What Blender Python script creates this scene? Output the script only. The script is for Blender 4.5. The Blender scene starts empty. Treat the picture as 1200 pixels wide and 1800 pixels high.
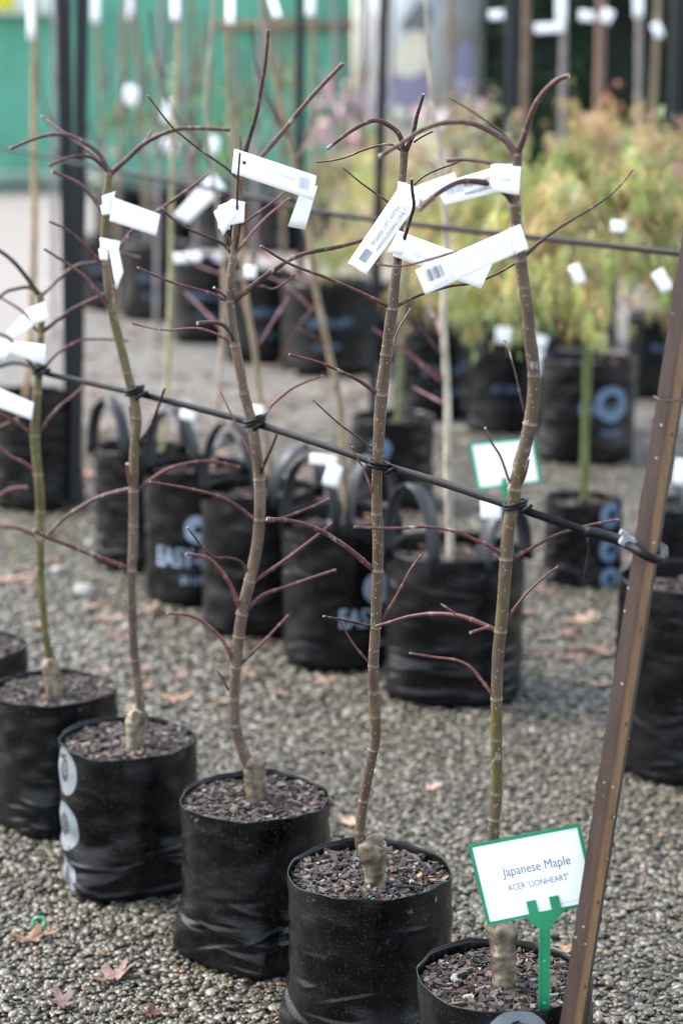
import bpy, bmesh, math, random
from mathutils import Vector, Matrix, noise
R_ = math.radians
sc = bpy.context.scene
col = sc.collection

# ------------------------------------------------------------------ camera, sky, sun, exposure
CAM_H, PITCH, FPX = 1.58, R_(12.0), 3600.0        # FPX: focal length in pixels of the 1200 x 1800 photograph
cd = bpy.data.cameras.new('camera'); cam = bpy.data.objects.new('camera', cd); col.objects.link(cam)
cam.location = (0, 0, CAM_H); cam.rotation_euler = (R_(90) - PITCH, 0, 0)
cd.sensor_fit = 'VERTICAL'; cd.sensor_height = 36.0; cd.lens = 36.0 * FPX / 1800.0
cd.clip_start = 0.05; cd.clip_end = 600
cd.dof.use_dof = True; cd.dof.focus_distance = 3.14; cd.dof.aperture_fstop = 2.9
sc.camera = cam
SUN_EL, SUN_AZ = R_(52), R_(-70)                  # azimuth from +Y towards +X: the light comes from the left
w = bpy.data.worlds.new('World'); sc.world = w; w.use_nodes = True
nt = w.node_tree; bg = nt.nodes['Background']
sky = nt.nodes.new('ShaderNodeTexSky'); sky.sky_type = 'NISHITA'; sky.sun_disc = False
sky.sun_elevation = SUN_EL; sky.sun_rotation = SUN_AZ; sky.dust_density = 1.5; sky.air_density = 1.0
hs = nt.nodes.new('ShaderNodeHueSaturation'); hs.inputs['Saturation'].default_value = 0.58
nt.links.new(sky.outputs[0], hs.inputs['Color']); nt.links.new(hs.outputs[0], bg.inputs['Color'])
bg.inputs['Strength'].default_value = 0.15
sl = bpy.data.lights.new('sun', 'SUN'); sl.energy = 1.5; sl.angle = R_(18); sl.color = (1.0, 0.93, 0.84)
so = bpy.data.objects.new('sun', sl); col.objects.link(so)
sdir = Vector((math.sin(SUN_AZ) * math.cos(SUN_EL), math.cos(SUN_AZ) * math.cos(SUN_EL), math.sin(SUN_EL)))
so.rotation_euler = (-sdir).to_track_quat('-Z', 'Y').to_euler()
vs = sc.view_settings; vs.view_transform = 'Standard'; vs.look = 'None'; vs.exposure = 2.4; vs.gamma = 1.0; vs.use_curve_mapping = False
sc.render.engine = 'CYCLES'
sc.cycles.max_bounces = 8; sc.cycles.use_denoising = True; sc.cycles.denoiser = 'OPENIMAGEDENOISE'; sc.cycles.denoising_prefilter = 'ACCURATE'; sc.cycles.filter_width = 1.05

# ------------------------------------------------------------------ measuring helpers
CAM = Vector((0, 0, CAM_H))
FW = Vector((0, math.cos(PITCH), -math.sin(PITCH))); UP = Vector((0, math.sin(PITCH), math.cos(PITCH))); RT = Vector((1, 0, 0))
def ray(px, py): return RT * ((px - 600) / FPX) + UP * ((900 - py) / FPX) + FW
def P(px, py, Y):
    d = ray(px, py); return CAM + d * (Y / d.y)
def GZ(px, py, z=0.0):
    d = ray(px, py); return CAM + d * ((z - CAM_H) / d.z)
def ground_py(px, Y):                                # picture row where the ground lies at that depth
    b = P(px, 300, Y); b.z = 0; d = b - CAM; return 900 - d.dot(UP) / d.dot(FW) * FPX
def PPM(p): return FPX / (p - CAM).dot(FW)          # photo pixels per metre at that point
rng = random.Random(7)
def rnd(a, b): return rng.uniform(a, b)
def smooth(a, b, x):
    t = max(0, min(1, (x - a) / (b - a))); return t * t * (3 - 2 * t)
def mixc(a, b, t): return tuple(a[i] * (1 - t) + b[i] * t for i in range(3))

# ------------------------------------------------------------------ mesh helpers
class MB:
    def __init__(s): s.v = []; s.f = []; s.c = []
    def add(s, vs_, fs_, cs=None):
        o = len(s.v); s.v += [tuple(v) for v in vs_]
        s.f += [tuple(i + o for i in f) for f in fs_]
        if cs is None: cs = (1, 1, 1)
        s.c += list(cs) if isinstance(cs, list) else [cs] * len(vs_)
    def mesh(s, name, mat, smooth_=True):
        me = bpy.data.meshes.new(name); me.from_pydata(s.v, [], s.f)
        ca = me.color_attributes.new('Col', 'FLOAT_COLOR', 'POINT')
        buf = []
        for c in s.c: buf += [c[0], c[1], c[2], 1.0]
        ca.data.foreach_set('color', buf)
        me.polygons.foreach_set('use_smooth', [smooth_] * len(me.polygons))
        if mat: me.materials.append(mat)
        me.update(); return me
    def build(s, name, mat, parent=None, smooth_=True, origin=None):
        o = bpy.data.objects.new(name, s.mesh(name, mat, smooth_)); col.objects.link(o)
        if parent is not None:
            o.parent = parent
            o.matrix_parent_inverse = Matrix.Translation(-Vector(parent.location)) if parent.type == 'EMPTY' or parent.location.length else Matrix()
        return o
def tag(o, label=None, cat=None, group=None, kind=None):
    if label: o['label'] = label
    if cat: o['category'] = cat
    if group: o['group'] = group
    if kind: o['kind'] = kind
    return o
def empty(name, loc):
    o = bpy.data.objects.new(name, None); o.location = loc; o.empty_display_size = 0.05; col.objects.link(o); return o
def box(mb, c, size, rot=None, colr=(1, 1, 1)):
    c = Vector(c); vs_ = []
    for z in (-.5, .5):
        for x, y in ((-.5, -.5), (.5, -.5), (.5, .5), (-.5, .5)):
            v = Vector((x * size[0], y * size[1], z * size[2]))
            if rot is not None: v = rot @ v
            vs_.append(c + v)
    mb.add(vs_, [(3, 2, 1, 0), (4, 5, 6, 7), (0, 1, 5, 4), (1, 2, 6, 5), (2, 3, 7, 6), (3, 0, 4, 7)], colr)
def catmull(pts, step):
    """pts: list of tuples (first two or three numbers are the place); even samples"""
    n = len(pts); out = []
    for i in range(n - 1):
        p0 = pts[max(i - 1, 0)]; p1 = pts[i]; p2 = pts[i + 1]; p3 = pts[min(i + 2, n - 1)]
        L = math.dist(p1[:2] if len(p1) < 4 else p1[:3], p2[:2] if len(p1) < 4 else p2[:3]); k = max(1, int(L / step))
        for j in range(k):
            t = j / k; t2 = t * t; t3 = t2 * t
            out.append(tuple(.5 * (2 * b + (-a + c) * t + (2 * a - 5 * b + 4 * c - d) * t2 + (-a + 3 * b - 3 * c + d) * t3) for a, b, c, d in zip(p0, p1, p2, p3)))
    out.append(tuple(pts[-1])); return out
def tube(mb, pts, rad, seg=8, cols=(1, 1, 1), cap0=True, cap1=True, capcol=None, flat=None, up0=None):
    """pts: world Vectors, rad: list of radii; parallel transport frame"""
    n = len(pts); o = len(mb.v); vs_ = []; cs = []
    T = [(pts[min(i + 1, n - 1)] - pts[max(i - 1, 0)]).normalized() for i in range(n)]
    a = up0 or Vector((0.3, -1, 0.2)); nrm = (a - T[0] * a.dot(T[0])).normalized()
    for i in range(n):
        nrm = (nrm - T[i] * nrm.dot(T[i])).normalized(); b = T[i].cross(nrm)
        for k in range(seg):
            th = 2 * math.pi * k / seg
            ru = rad[i]; rv = rad[i] * (flat if flat else 1)
            vs_.append(pts[i] + nrm * (math.cos(th) * ru) + b * (math.sin(th) * rv))
            cs.append(cols[i] if isinstance(cols, list) else cols)
    fs = []
    for i in range(n - 1):
        for k in range(seg):
            k2 = (k + 1) % seg; fs.append((i * seg + k, i * seg + k2, (i + 1) * seg + k2, (i + 1) * seg + k))
    if cap0: fs.append(tuple(range(seg - 1, -1, -1)))
    if cap1:
        m = len(vs_)
        for k in range(seg):
            vs_.append(vs_[(n - 1) * seg + k]); cs.append(capcol or (cols[-1] if isinstance(cols, list) else cols))
        fs.append(tuple(m + k for k in range(seg)))
    mb.add(vs_, fs, cs)

# ------------------------------------------------------------------ materials
def newmat(name):
    m = bpy.data.materials.new(name); m.use_nodes = True
    return m, m.node_tree, m.node_tree.nodes['Principled BSDF']
def N(nt, t, **k):
    n = nt.nodes.new(t)
    for a, b in k.items(): setattr(n, a, b)
    return n
def texco(nt, scale, kind='Object'):
    tc = N(nt, 'ShaderNodeTexCoord'); mp = N(nt, 'ShaderNodeMapping'); mp.inputs['Scale'].default_value = scale if isinstance(scale, tuple) else (scale,) * 3
    nt.links.new(tc.outputs[kind], mp.inputs[0]); return mp.outputs[0]
def noise_n(nt, vec, scale, detail=4, rough=.55):
    n = N(nt, 'ShaderNodeTexNoise'); n.inputs['Scale'].default_value = scale; n.inputs['Detail'].default_value = detail; n.inputs['Roughness'].default_value = rough
    if vec is not None: nt.links.new(vec, n.inputs['Vector'])
    return n
def ramp(nt, fac, stops):
    r = N(nt, 'ShaderNodeValToRGB'); e = r.color_ramp.elements
    while len(e) < len(stops): e.new(.5)
    for i, (p, c) in enumerate(stops):
        e[i].position = p; e[i].color = (c, c, c, 1) if isinstance(c, (int, float)) else tuple(c) + (1,)
    nt.links.new(fac, r.inputs[0]); return r
def mix(nt, fac, a, b, mode='MIX'):
    n = N(nt, 'ShaderNodeMix', data_type='RGBA', blend_type=mode)
    for s, v in ((0, fac), (6, a), (7, b)):
        if isinstance(v, (int, float)): n.inputs[s].default_value = v
        elif isinstance(v, tuple): n.inputs[s].default_value = v if len(v) == 4 else v + (1,)
        else: nt.links.new(v, n.inputs[s])
    return n.outputs[2]
def bump(nt, h, bs, strength=.3, dist=.002):
    b = N(nt, 'ShaderNodeBump'); b.inputs['Strength'].default_value = strength; b.inputs['Distance'].default_value = dist
    nt.links.new(h, b.inputs['Height']); nt.links.new(b.outputs[0], bs.inputs['Normal'])
def simple(name, c, rough=.6, var=.25, scale=40, spec=.5, bmp=0):
    m, nt, bs = newmat(name); v = texco(nt, 1.0)
    n = noise_n(nt, v, scale)
    r = ramp(nt, n.outputs[0], [(.25, 1 - var), (.75, 1 + var)])
    nt.links.new(mix(nt, 1.0, tuple(c), r.outputs[0], 'MULTIPLY'), bs.inputs['Base Color'])
    bs.inputs['Roughness'].default_value = rough; bs.inputs['Specular IOR Level'].default_value = spec
    if bmp: bump(nt, n.outputs[0], bs, bmp)
    return m
def colmat(name, rough=.6, var=.3, scale=120, spec=.4, transl=0, bmp=0):
    m, nt, bs = newmat(name); v = texco(nt, 1.0)
    a = N(nt, 'ShaderNodeVertexColor', layer_name='Col'); n = noise_n(nt, v, scale)
    r = ramp(nt, n.outputs[0], [(.25, 1 - var), (.75, 1 + var)])
    c = mix(nt, 1.0, a.outputs[0], r.outputs[0], 'MULTIPLY'); nt.links.new(c, bs.inputs['Base Color'])
    bs.inputs['Roughness'].default_value = rough; bs.inputs['Specular IOR Level'].default_value = spec
    if bmp: bump(nt, n.outputs[0], bs, bmp)
    if transl:
        t = N(nt, 'ShaderNodeBsdfTranslucent'); nt.links.new(c, t.inputs[0]); ms = N(nt, 'ShaderNodeMixShader'); ms.inputs[0].default_value = transl
        out = nt.nodes['Material Output']; nt.links.new(bs.outputs[0], ms.inputs[1]); nt.links.new(t.outputs[0], ms.inputs[2]); nt.links.new(ms.outputs[0], out.inputs[0])
    return m
def bark_mat(name, lent=.5):
    m, nt, bs = newmat(name); v = texco(nt, 1.0)
    a = N(nt, 'ShaderNodeVertexColor', layer_name='Col')
    vm = texco(nt, (1, 1, .35)); n1 = noise_n(nt, vm, 55, 5, .6); n2 = noise_n(nt, v, 420, 3)
    r1 = ramp(nt, n1.outputs[0], [(.28, (.55, .48, .46)), (.5, (1, 1, 1)), (.72, (1.5, 1.42, 1.2))])
    c = mix(nt, 1.0, a.outputs[0], r1.outputs[0], 'MULTIPLY')
    r2 = ramp(nt, n2.outputs[0], [(.3, .82), (.7, 1.15)]); c = mix(nt, 1.0, c, r2.outputs[0], 'MULTIPLY')
    vo = N(nt, 'ShaderNodeTexVoronoi'); vo.inputs['Scale'].default_value = 150; nt.links.new(texco(nt, (1, 1, .7)), vo.inputs['Vector'])
    rl = ramp(nt, vo.outputs['Distance'], [(.13, lent), (.20, 0)])
    c = mix(nt, rl.outputs[0], c, (.33, .29, .22))
    n3 = noise_n(nt, texco(nt, (1, 1, .5)), 34, 6, .7); rp = ramp(nt, n3.outputs[0], [(.60, 0), (.68, .75)])
    c = mix(nt, rp.outputs[0], c, (.30, .27, .25))
    nt.links.new(c, bs.inputs['Base Color']); bs.inputs['Roughness'].default_value = .5; bs.inputs['Specular IOR Level'].default_value = .22
    bump(nt, n2.outputs[0], bs, .25, .001); return m
def plastic_mat(name, base=.0011, rough=.21, dusty=.75):
    m, nt, bs = newmat(name); v = texco(nt, 1.0)
    n1 = noise_n(nt, v, 8, 6, .62); n2 = noise_n(nt, texco(nt, (1, 1, .4)), 190, 4, .65); n3 = noise_n(nt, v, 430, 2); n4 = noise_n(nt, texco(nt, (1, 1, .18)), 45, 4, .6)
    dust = ramp(nt, n1.outputs[0], [(.40, 0), (.72, dusty)])
    c = mix(nt, dust.outputs[0], (base, base * 1.05, base * 1.3), (.0075, .0072, .0072))
    st = ramp(nt, n4.outputs[0], [(.5, 0), (.8, .5)]); c = mix(nt, st.outputs[0], c, (.009, .009, .0095))
    sp = ramp(nt, n2.outputs[0], [(.58, 0), (.74, .5)]); c = mix(nt, sp.outputs[0], c, (.050, .047, .041))
    sp2 = ramp(nt, n3.outputs[0], [(.67, 0), (.74, .7)]); c = mix(nt, sp2.outputs[0], c, (.14, .135, .12))
    nt.links.new(c, bs.inputs['Base Color'])
    rr = ramp(nt, n1.outputs[0], [(.3, rough - .04), (.7, rough + .24)]); nt.links.new(rr.outputs[0], bs.inputs['Roughness'])
    bs.inputs['Specular IOR Level'].default_value = .19
    bump(nt, noise_n(nt, texco(nt, (1, 1, 2.6)), 34, 5, .65).outputs[0], bs, .30, .005); return m
M = {}
M['bark'] = bark_mat('bark', .55); M['twig'] = bark_mat('twig_bark', .18); M['root'] = bark_mat('root_bark', .08)
M['plastic'] = plastic_mat('bag_plastic'); M['woven'] = plastic_mat('bag_woven', .0011, .21, .35)
M['strap'] = simple('strap_webbing', (.010, .012, .015), .5, .3, 200)
M['print'] = simple('bag_print', (.13, .15, .162), .5, .18, 60)
M['print_pale'] = simple('bag_print_pale', (.22, .28, .36), .5, .18, 60)
M['print_blue'] = simple('bag_print_blue', (.075, .125, .20), .5, .2, 40)
M['ink'] = simple('bag_ink', (.02, .021, .024), .5, .2, 60)
M['chips'] = colmat('bark_chips', .8, .35, 160, .25)
M['leafdry'] = colmat('dry_leaf', .65, .35, 70, .3, .15)
M['foliage'] = colmat('foliage', .5, .25, 30, .35, .35)
M['hedge'] = colmat('hedge_leaf', .6, .3, 20, .15, .1)
M['paper'] = simple('label_paper', (.86, .87, .88), .45, .03, 20, .4)
M['text'] = simple('label_text', (.03, .035, .06), .6, .05)
M['textlight'] = simple('label_text_pale', (.42, .44, .52), .6, .05)
M['signtext'] = simple('sign_text', (.09, .09, .13), .6, .05)
M['green'] = simple('green_plastic', (.012, .22, .10), .35, .12, 30)
M['rubber'] = simple('black_tube', (.0035, .0038, .0048), .5, .3, 90, .15)
M['clip'] = simple('grey_clip', (.20, .205, .22), .5, .15, 60)
M['blackpost'] = simple('black_paint', (.005, .006, .009), .5, .3, 25, .3)
M['pale'] = simple('pale_stone', (.24, .235, .21), .8, .2, 30, .3, .4)
def rust_mat():
    m, nt, bs = newmat('rusty_steel'); v = texco(nt, (1, 1, .12)); a = N(nt, 'ShaderNodeVertexColor', layer_name='Col')
    n1 = noise_n(nt, v, 60, 6, .65); n2 = noise_n(nt, texco(nt, 1.0), 300, 4)
    r1 = ramp(nt, n1.outputs[0], [(.3, (.62, .55, .55)), (.55, (1, 1, 1)), (.8, (1.35, 1.1, .8))])
    c = mix(nt, 1.0, a.outputs[0], r1.outputs[0], 'MULTIPLY')
    r2 = ramp(nt, n2.outputs[0], [(.3, .8), (.7, 1.2)]); c = mix(nt, 1.0, c, r2.outputs[0], 'MULTIPLY')
    vo = N(nt, 'ShaderNodeTexVoronoi'); vo.inputs['Scale'].default_value = 42; nt.links.new(texco(nt, 1.0), vo.inputs['Vector'])
    rl = ramp(nt, vo.outputs['Distance'], [(.055, .8), (.09, 0)]); c = mix(nt, rl.outputs[0], c, (.36, .37, .30))
    nt.links.new(c, bs.inputs['Base Color']); bs.inputs['Roughness'].default_value = .5; bs.inputs['Specular IOR Level'].default_value = .5
    bump(nt, n2.outputs[0], bs, .3, .001); return m
M['rust'] = rust_mat()
def ground_mat():
    m, nt, bs = newmat('gravel_ground'); v = texco(nt, 1.0)
    vo = N(nt, 'ShaderNodeTexVoronoi'); vo.inputs['Scale'].default_value = 60; nt.links.new(v, vo.inputs['Vector'])
    sep = N(nt, 'ShaderNodeSeparateColor'); nt.links.new(vo.outputs['Color'], sep.inputs[0])
    r = ramp(nt, sep.outputs[0], [(0, (.028, .027, .024)), (.4, (.062, .059, .051)), (.75, (.10, .096, .084)), (1, (.16, .155, .14))])
    n = noise_n(nt, v, .9, 5, .6); rn = ramp(nt, n.outputs[0], [(.3, (.78, .78, .76)), (.7, (1.15, 1.12, 1.08))])
    nt.links.new(mix(nt, 1.0, r.outputs[0], rn.outputs[0], 'MULTIPLY'), bs.inputs['Base Color']); bs.inputs['Roughness'].default_value = .85
    bump(nt, vo.outputs['Distance'], bs, .5, .01); return m
M['ground'] = ground_mat()
def pebble_mat():
    m, nt, bs = newmat('pebble'); oi = N(nt, 'ShaderNodeObjectInfo')
    r = ramp(nt, oi.outputs['Random'], [(0, (.009, .008, .0058)), (.15, (.022, .0198, .0135)), (.33, (.042, .037, .024)), (.52, (.059, .051, .026)), (.68, (.074, .067, .047)), (.84, (.103, .095, .073)), (.95, (.165, .156, .128)), (.985, (.12, .07, .026)), (1, (.055, .026, .017))])
    n = noise_n(nt, texco(nt, 1.0), 180, 4); rn = ramp(nt, n.outputs[0], [(.3, .78), (.7, 1.2)])
    nt.links.new(mix(nt, 1.0, r.outputs[0], rn.outputs[0], 'MULTIPLY'), bs.inputs['Base Color']); bs.inputs['Roughness'].default_value = .36; bs.inputs['Specular IOR Level'].default_value = .4
    return m
M['pebble'] = pebble_mat()
M['gap_shade'] = simple('pebble_gap_shade', (.018, .016, .012), .9, .4, 60, .2)  # soil under the pebbles, coloured dark as painted shadow in the gaps
M['path'] = simple('pale_path', (.165, .155, .14), .9, .14, 3, .2)

# ------------------------------------------------------------------ the ground
mb = MB(); mb.add([(-120, -20, 0), (120, -20, 0), (120, 300, 0), (-120, 300, 0)], [(0, 1, 2, 3)])
g = mb.build('ground', M['ground']); tag(g, kind='structure')
mb = MB()
edge = [(-9, 9.0), (-3.2, 10.2), (-1.95, 11.8), (-1.6, 14.6), (-.2, 16.2), (2.5, 17.5), (8, 19)]
vs_ = [(x, y, .004) for x, y in edge] + [(x * 1.6, 34, .004) for x, y in edge]
n = len(edge); mb.add(vs_, [(i, i + 1, n + i + 1, n + i) for i in range(n - 1)])
pth = mb.build('path', M['path']); tag(pth, kind='structure')
# gravel: pebbles scattered over the near ground
def pebble_mesh(i):
    bm = bmesh.new(); bmesh.ops.create_icosphere(bm, subdivisions=2, radius=.5)
    sx, sy, sz = rnd(.9, 1.2), rnd(.58, .85), rnd(.28, .44); off = Vector((i * 7.3, i * 3.1, 0))
    for v in bm.verts:
        k = 1 + .22 * noise.noise(v.co * 1.9 + off)
        v.co = Vector((v.co.x * sx, v.co.y * sy, v.co.z * sz)) * k
    me = bpy.data.meshes.new('pebble'); bm.to_mesh(me); bm.free()
    me.polygons.foreach_set('use_smooth', [True] * len(me.polygons)); me.materials.append(M['pebble']); return me
pcol = bpy.data.collections.new('pebble_kinds')
for i in range(6):
    o = bpy.data.objects.new('pebble', pebble_mesh(i)); pcol.objects.link(o)
def gravel_group(name, density, smin, smax):
    ng = bpy.data.node_groups.new(name, 'GeometryNodeTree')
    ng.interface.new_socket('Geometry', in_out='INPUT', socket_type='NodeSocketGeometry'); ng.interface.new_socket('Geometry', in_out='OUTPUT', socket_type='NodeSocketGeometry')
    gi = ng.nodes.new('NodeGroupInput'); go = ng.nodes.new('NodeGroupOutput'); L = ng.links.new
    d = ng.nodes.new('GeometryNodeDistributePointsOnFaces'); d.inputs['Density'].default_value = density
    L(gi.outputs[0], d.inputs['Mesh'])
    ci = ng.nodes.new('GeometryNodeCollectionInfo'); ci.inputs['Collection'].default_value = pcol; ci.inputs['Separate Children'].default_value = True; ci.inputs['Reset Children'].default_value = True
    ip = ng.nodes.new('GeometryNodeInstanceOnPoints'); ip.inputs['Pick Instance'].default_value = True
    L(d.outputs['Points'], ip.inputs['Points']); L(ci.outputs[0], ip.inputs['Instance'])
    rr = ng.nodes.new('FunctionNodeRandomValue'); rr.data_type = 'FLOAT_VECTOR'
    rr.inputs[0].default_value = (-.35, -.35, 0); rr.inputs[1].default_value = (.35, .35, 6.283)
    L(rr.outputs[0], ip.inputs['Rotation'])
    rs = ng.nodes.new('FunctionNodeRandomValue'); rs.data_type = 'FLOAT'; rs.inputs[2].default_value = 0; rs.inputs[3].default_value = 1; rs.inputs['Seed'].default_value = 5
    pw = ng.nodes.new('ShaderNodeMath'); pw.operation = 'POWER'; pw.inputs[1].default_value = 1.8; L(rs.outputs[1], pw.inputs[0])
    mr = ng.nodes.new('ShaderNodeMapRange'); mr.inputs['To Min'].default_value = smin; mr.inputs['To Max'].default_value = smax; L(pw.outputs[0], mr.inputs['Value'])
    L(mr.outputs[0], ip.inputs['Scale'])
    sp = ng.nodes.new('GeometryNodeSetPosition'); ro = ng.nodes.new('FunctionNodeRandomValue'); ro.data_type = 'FLOAT_VECTOR'
    ro.inputs[0].default_value = (0, 0, -.001); ro.inputs[1].default_value = (0, 0, .008); ro.inputs['Seed'].default_value = 9
    L(ip.outputs[0], sp.inputs['Geometry']); L(ro.outputs[0], sp.inputs['Offset'])
    L(sp.outputs[0], go.inputs[0]); return ng
def gravel(name, pts, density, smin, smax, label):
    mb = MB(); mb.add([(x, y, .002) for x, y in pts], [tuple(range(len(pts)))])
    o = mb.build(name, M['gap_shade']); md = o.modifiers.new('scatter', 'NODES'); md.node_group = gravel_group(name + '_scatter', density, smin, smax)
    tag(o, label, 'gravel', kind='stuff')
gravel('gravel', [(-1.3, 2.3), (1.3, 2.3), (1.75, 4.9), (-1.75, 4.9)], 19500, .0065, .0235, 'grey and olive river pebbles covering the ground round the front row')
gravel('gravel', [(-1.75, 4.9), (1.75, 4.9), (2.6, 9.2), (-2.6, 9.2)], 6000, .011, .032, 'pale blurred pebbles further off between the rows of bags')

# ------------------------------------------------------------------ lettering
def text2d(s, offset=0.0, spacing=1.0, fine=False):
    cu = bpy.data.curves.new('t', 'FONT'); cu.body = s; cu.resolution_u = 3; cu.offset = offset; cu.space_character = spacing
    o = bpy.data.objects.new('t', cu); col.objects.link(o); bpy.context.view_layer.update()
    bm = bmesh.new(); bm.from_mesh(o.evaluated_get(bpy.context.evaluated_depsgraph_get()).to_mesh())
    if fine:                                            # short edges, so that it can follow a curved bag
        bmesh.ops.triangulate(bm, faces=bm.faces)
        for _ in range(4):
            lg = [e for e in bm.edges if e.calc_length() > .17]
            if not lg: break
            bmesh.ops.subdivide_edges(bm, edges=lg, cuts=1); bmesh.ops.triangulate(bm, faces=bm.faces)
    bm.verts.index_update(); v = [(p.co.x, p.co.y) for p in bm.verts]; f = [tuple(q.index for q in p.verts) for p in bm.faces]; bm.free()
    bpy.data.objects.remove(o); bpy.data.curves.remove(cu)
    x0 = min(p[0] for p in v); x1 = max(p[0] for p in v)
    return [((a - x0) / (x1 - x0), b / (x1 - x0)) for a, b in v], f

# ------------------------------------------------------------------ maple saplings
BARK = {'olive': (.078, .066, .020), 'brown': (.062, .043, .025), 'tan': (.096, .067, .042), 'mauve': (.064, .043, .036), 'green': (.074, .070, .026)}
TWIG = {'maroon': (.078, .026, .024), 'dark': (.026, .0135, .011), 'pink': (.150, .057, .056), 'brown': (.054, .028, .024), 'grey': (.092, .056, .056), 'olive': (.034, .03, .013)}
PALE = (.24, .20, .17)
def px_tube(mb, path, Y, dy0, dy1, node_list, colf, seg, amp, sig, ds=3.0, tip=None, node_t=None):
    """path of (px, py, width px); Y is the depth of the plane, dy the lean out of it"""
    sm = catmull(path, ds); n = len(sm); pts = []; rad = []; cs = []
    L = [0]
    for i in range(1, n): L.append(L[-1] + math.dist(sm[i][:2], sm[i - 1][:2]))
    tot = L[-1] or 1
    nodes = [t * tot for t in (node_t or [])]
    for y in (node_list or []): nodes.append(L[min(range(n), key=lambda i: abs(sm[i][1] - y))])
    for i, (x, y, wd) in enumerate(sm):
        t = L[i] / tot; p = P(x, y, Y + dy0 * (1 - t) + dy1 * t ** 1.3); k = PPM(p); r = wd / 2 / k
        b = 0; s_ = sig * k
        for nd in nodes: b = max(b, math.exp(-((L[i] - nd) / s_) ** 2) * (.45 + .55 * abs(math.sin(nd * 12.9898 + Y * 7))))
        r *= 1 + amp * b + .03 * noise.noise(Vector((L[i] * .05, Y * 9, 3)))
        pts.append(p); rad.append(r); cs.append(mixc(colf(t, L[i]), PALE, min(.85, b * (.62 if amp < .2 else .5) * (.55 + .45 * math.sin(L[i] * 1.7 + Y * 40) ** 2))))
    tube(mb, pts, rad, seg, cs, True, True, tip)
    return pts
def rootstock(mb, path, Y, base, stub=None):
    x, y, wd = path[-1]; path = path + [(x + 1, y - wd * .22, wd * .72), (x + 1, y - wd * .36, wd * .25)]
    sm = catmull(path, 2.0); pts = []; rad = []; cs = []
    for i, (x, y, wd) in enumerate(sm):
        t = i / (len(sm) - 1); p = P(x, y, Y); k = PPM(p); flare = 1 + .16 * math.exp(-t * 16)
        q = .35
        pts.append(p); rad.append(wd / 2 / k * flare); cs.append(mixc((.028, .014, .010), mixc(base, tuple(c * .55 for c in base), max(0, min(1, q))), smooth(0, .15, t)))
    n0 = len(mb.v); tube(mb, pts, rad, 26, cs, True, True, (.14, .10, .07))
    c0 = pts[0]; ax_ = pts[-1] - pts[0]
    for j in range(n0, len(mb.v)):                      # knobbly swelling
        v = Vector(mb.v[j]); t = (v - c0).dot(ax_) / ax_.length_squared; near = min(pts, key=lambda p_: (p_ - v).length_squared); out = (v - near); out = out.normalized() if out.length > 1e-6 else Vector((0, 0, 1))
        q = noise.noise(v * 48) * .0062 * smooth(.25, .8, t) + noise.noise(v * 120) * .0030 + .0008 * noise.noise(Vector((v.x * 320, v.y * 320, v.z * 60)))
        mb.v[j] = tuple(v + out * q)
        g_ = noise.noise(Vector((v.x * 60, v.y * 60, v.z * 26)) + Vector((3, 1, 7))); mb.c[j] = mixc(mixc(mb.c[j], (.175, .15, .115), max(0, min(.7, g_ * 2.0))), (.030, .026, .018), max(0, min(.75, -g_ * 2.0)))
    if stub is None: return
    # pruned stub with a ring of healed bark
    px_, py_, w_ = path[-4]; k = PPM(P(px_, py_, Y)); a = P(px_ + w_ * stub[0], py_ + 2, Y - .002); b = a + Vector((stub[1], stub[2], stub[3])) * (w_ / k)
    n1 = len(mb.v); tube(mb, [a + (b - a) * f for f in (0, .4, .7, .88, 1.0)], [w_ * q / k for q in (.36, .34, .32, .33, .24)], 18, [mixc(base, stub[4], f) for f in (.0, .1, .4, .9, .9)], False, True, tuple(c * .5 for c in base))
    for j in range(n1, len(mb.v)): v = Vector(mb.v[j]); mb.v[j] = tuple(v + Vector((noise.noise(v * 90), noise.noise(v * 90 + Vector((5, 0, 0))), noise.noise(v * 90 + Vector((0, 5, 0))))) * .0026)
def sapling(label, trunk, Y, nodes, tone, rs, rs_col, branches, soil_px, stub=None, thin=.95):
    root = empty('maple_sapling', P(soil_px[0], soil_px[1], Y)); tag(root, label, 'maple tree', 'young maples tied to the front line')
    c0, c1, cA = tone
    mb = MB()
    def cf(t, l):
        q = noise.noise(Vector((l * .012, Y * 3.3, 0))); return mixc(mixc(c0, c1, smooth(.1, .9, t)), cA, max(0, min(1, .5 + 1.4 * q)) * .75)
    px_tube(mb, [(a_, b_, c_ * thin) for a_, b_, c_ in trunk], Y, 0, 0, nodes, cf, 14, .15, .0018)
    mb.build('trunk', M['bark'], root)
    mb = MB(); rootstock(mb, rs, Y, rs_col, stub); mb.build('rootstock', M['root'], root)
    for bi, b in enumerate(branches):
        pts, w0, w1, tone_ = b[:4]; dyk = b[4] if len(b) > 4 else None
        k = len(pts); path = [(x, y, w0 * .84 + (w1 * .72 - w0 * .84) * (i / (k - 1)) ** .8) for i, (x, y) in enumerate(pts)]
        Lp = sum(math.dist(pts[i], pts[i + 1]) for i in range(k - 1)); ppm = PPM(P(pts[0][0], pts[0][1], Y))
        r_ = random.Random(bi * 13 + int(Y * 100)); dy = (dyk if dyk is not None else r_.uniform(-.4, .4)) * Lp / ppm
        nn = max(1, round(Lp / ppm / .052)); nt_ = [min(.96, (j + .6 + r_.uniform(-.2, .2)) / nn) for j in range(nn)] + [.0, .985]
        ca = tuple(c * .85 for c in TWIG[tone_]); cb = mixc(ca, TWIG['maroon'], .4)
        mb = MB()
        px_tube(mb, path, Y, 0, dy, None, lambda t, l: mixc(ca, cb, t), 9, .30, .0015, 2.5, (.20, .165, .125), nt_)
        mb.build('branch', M['twig'], root)
    return root
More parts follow.
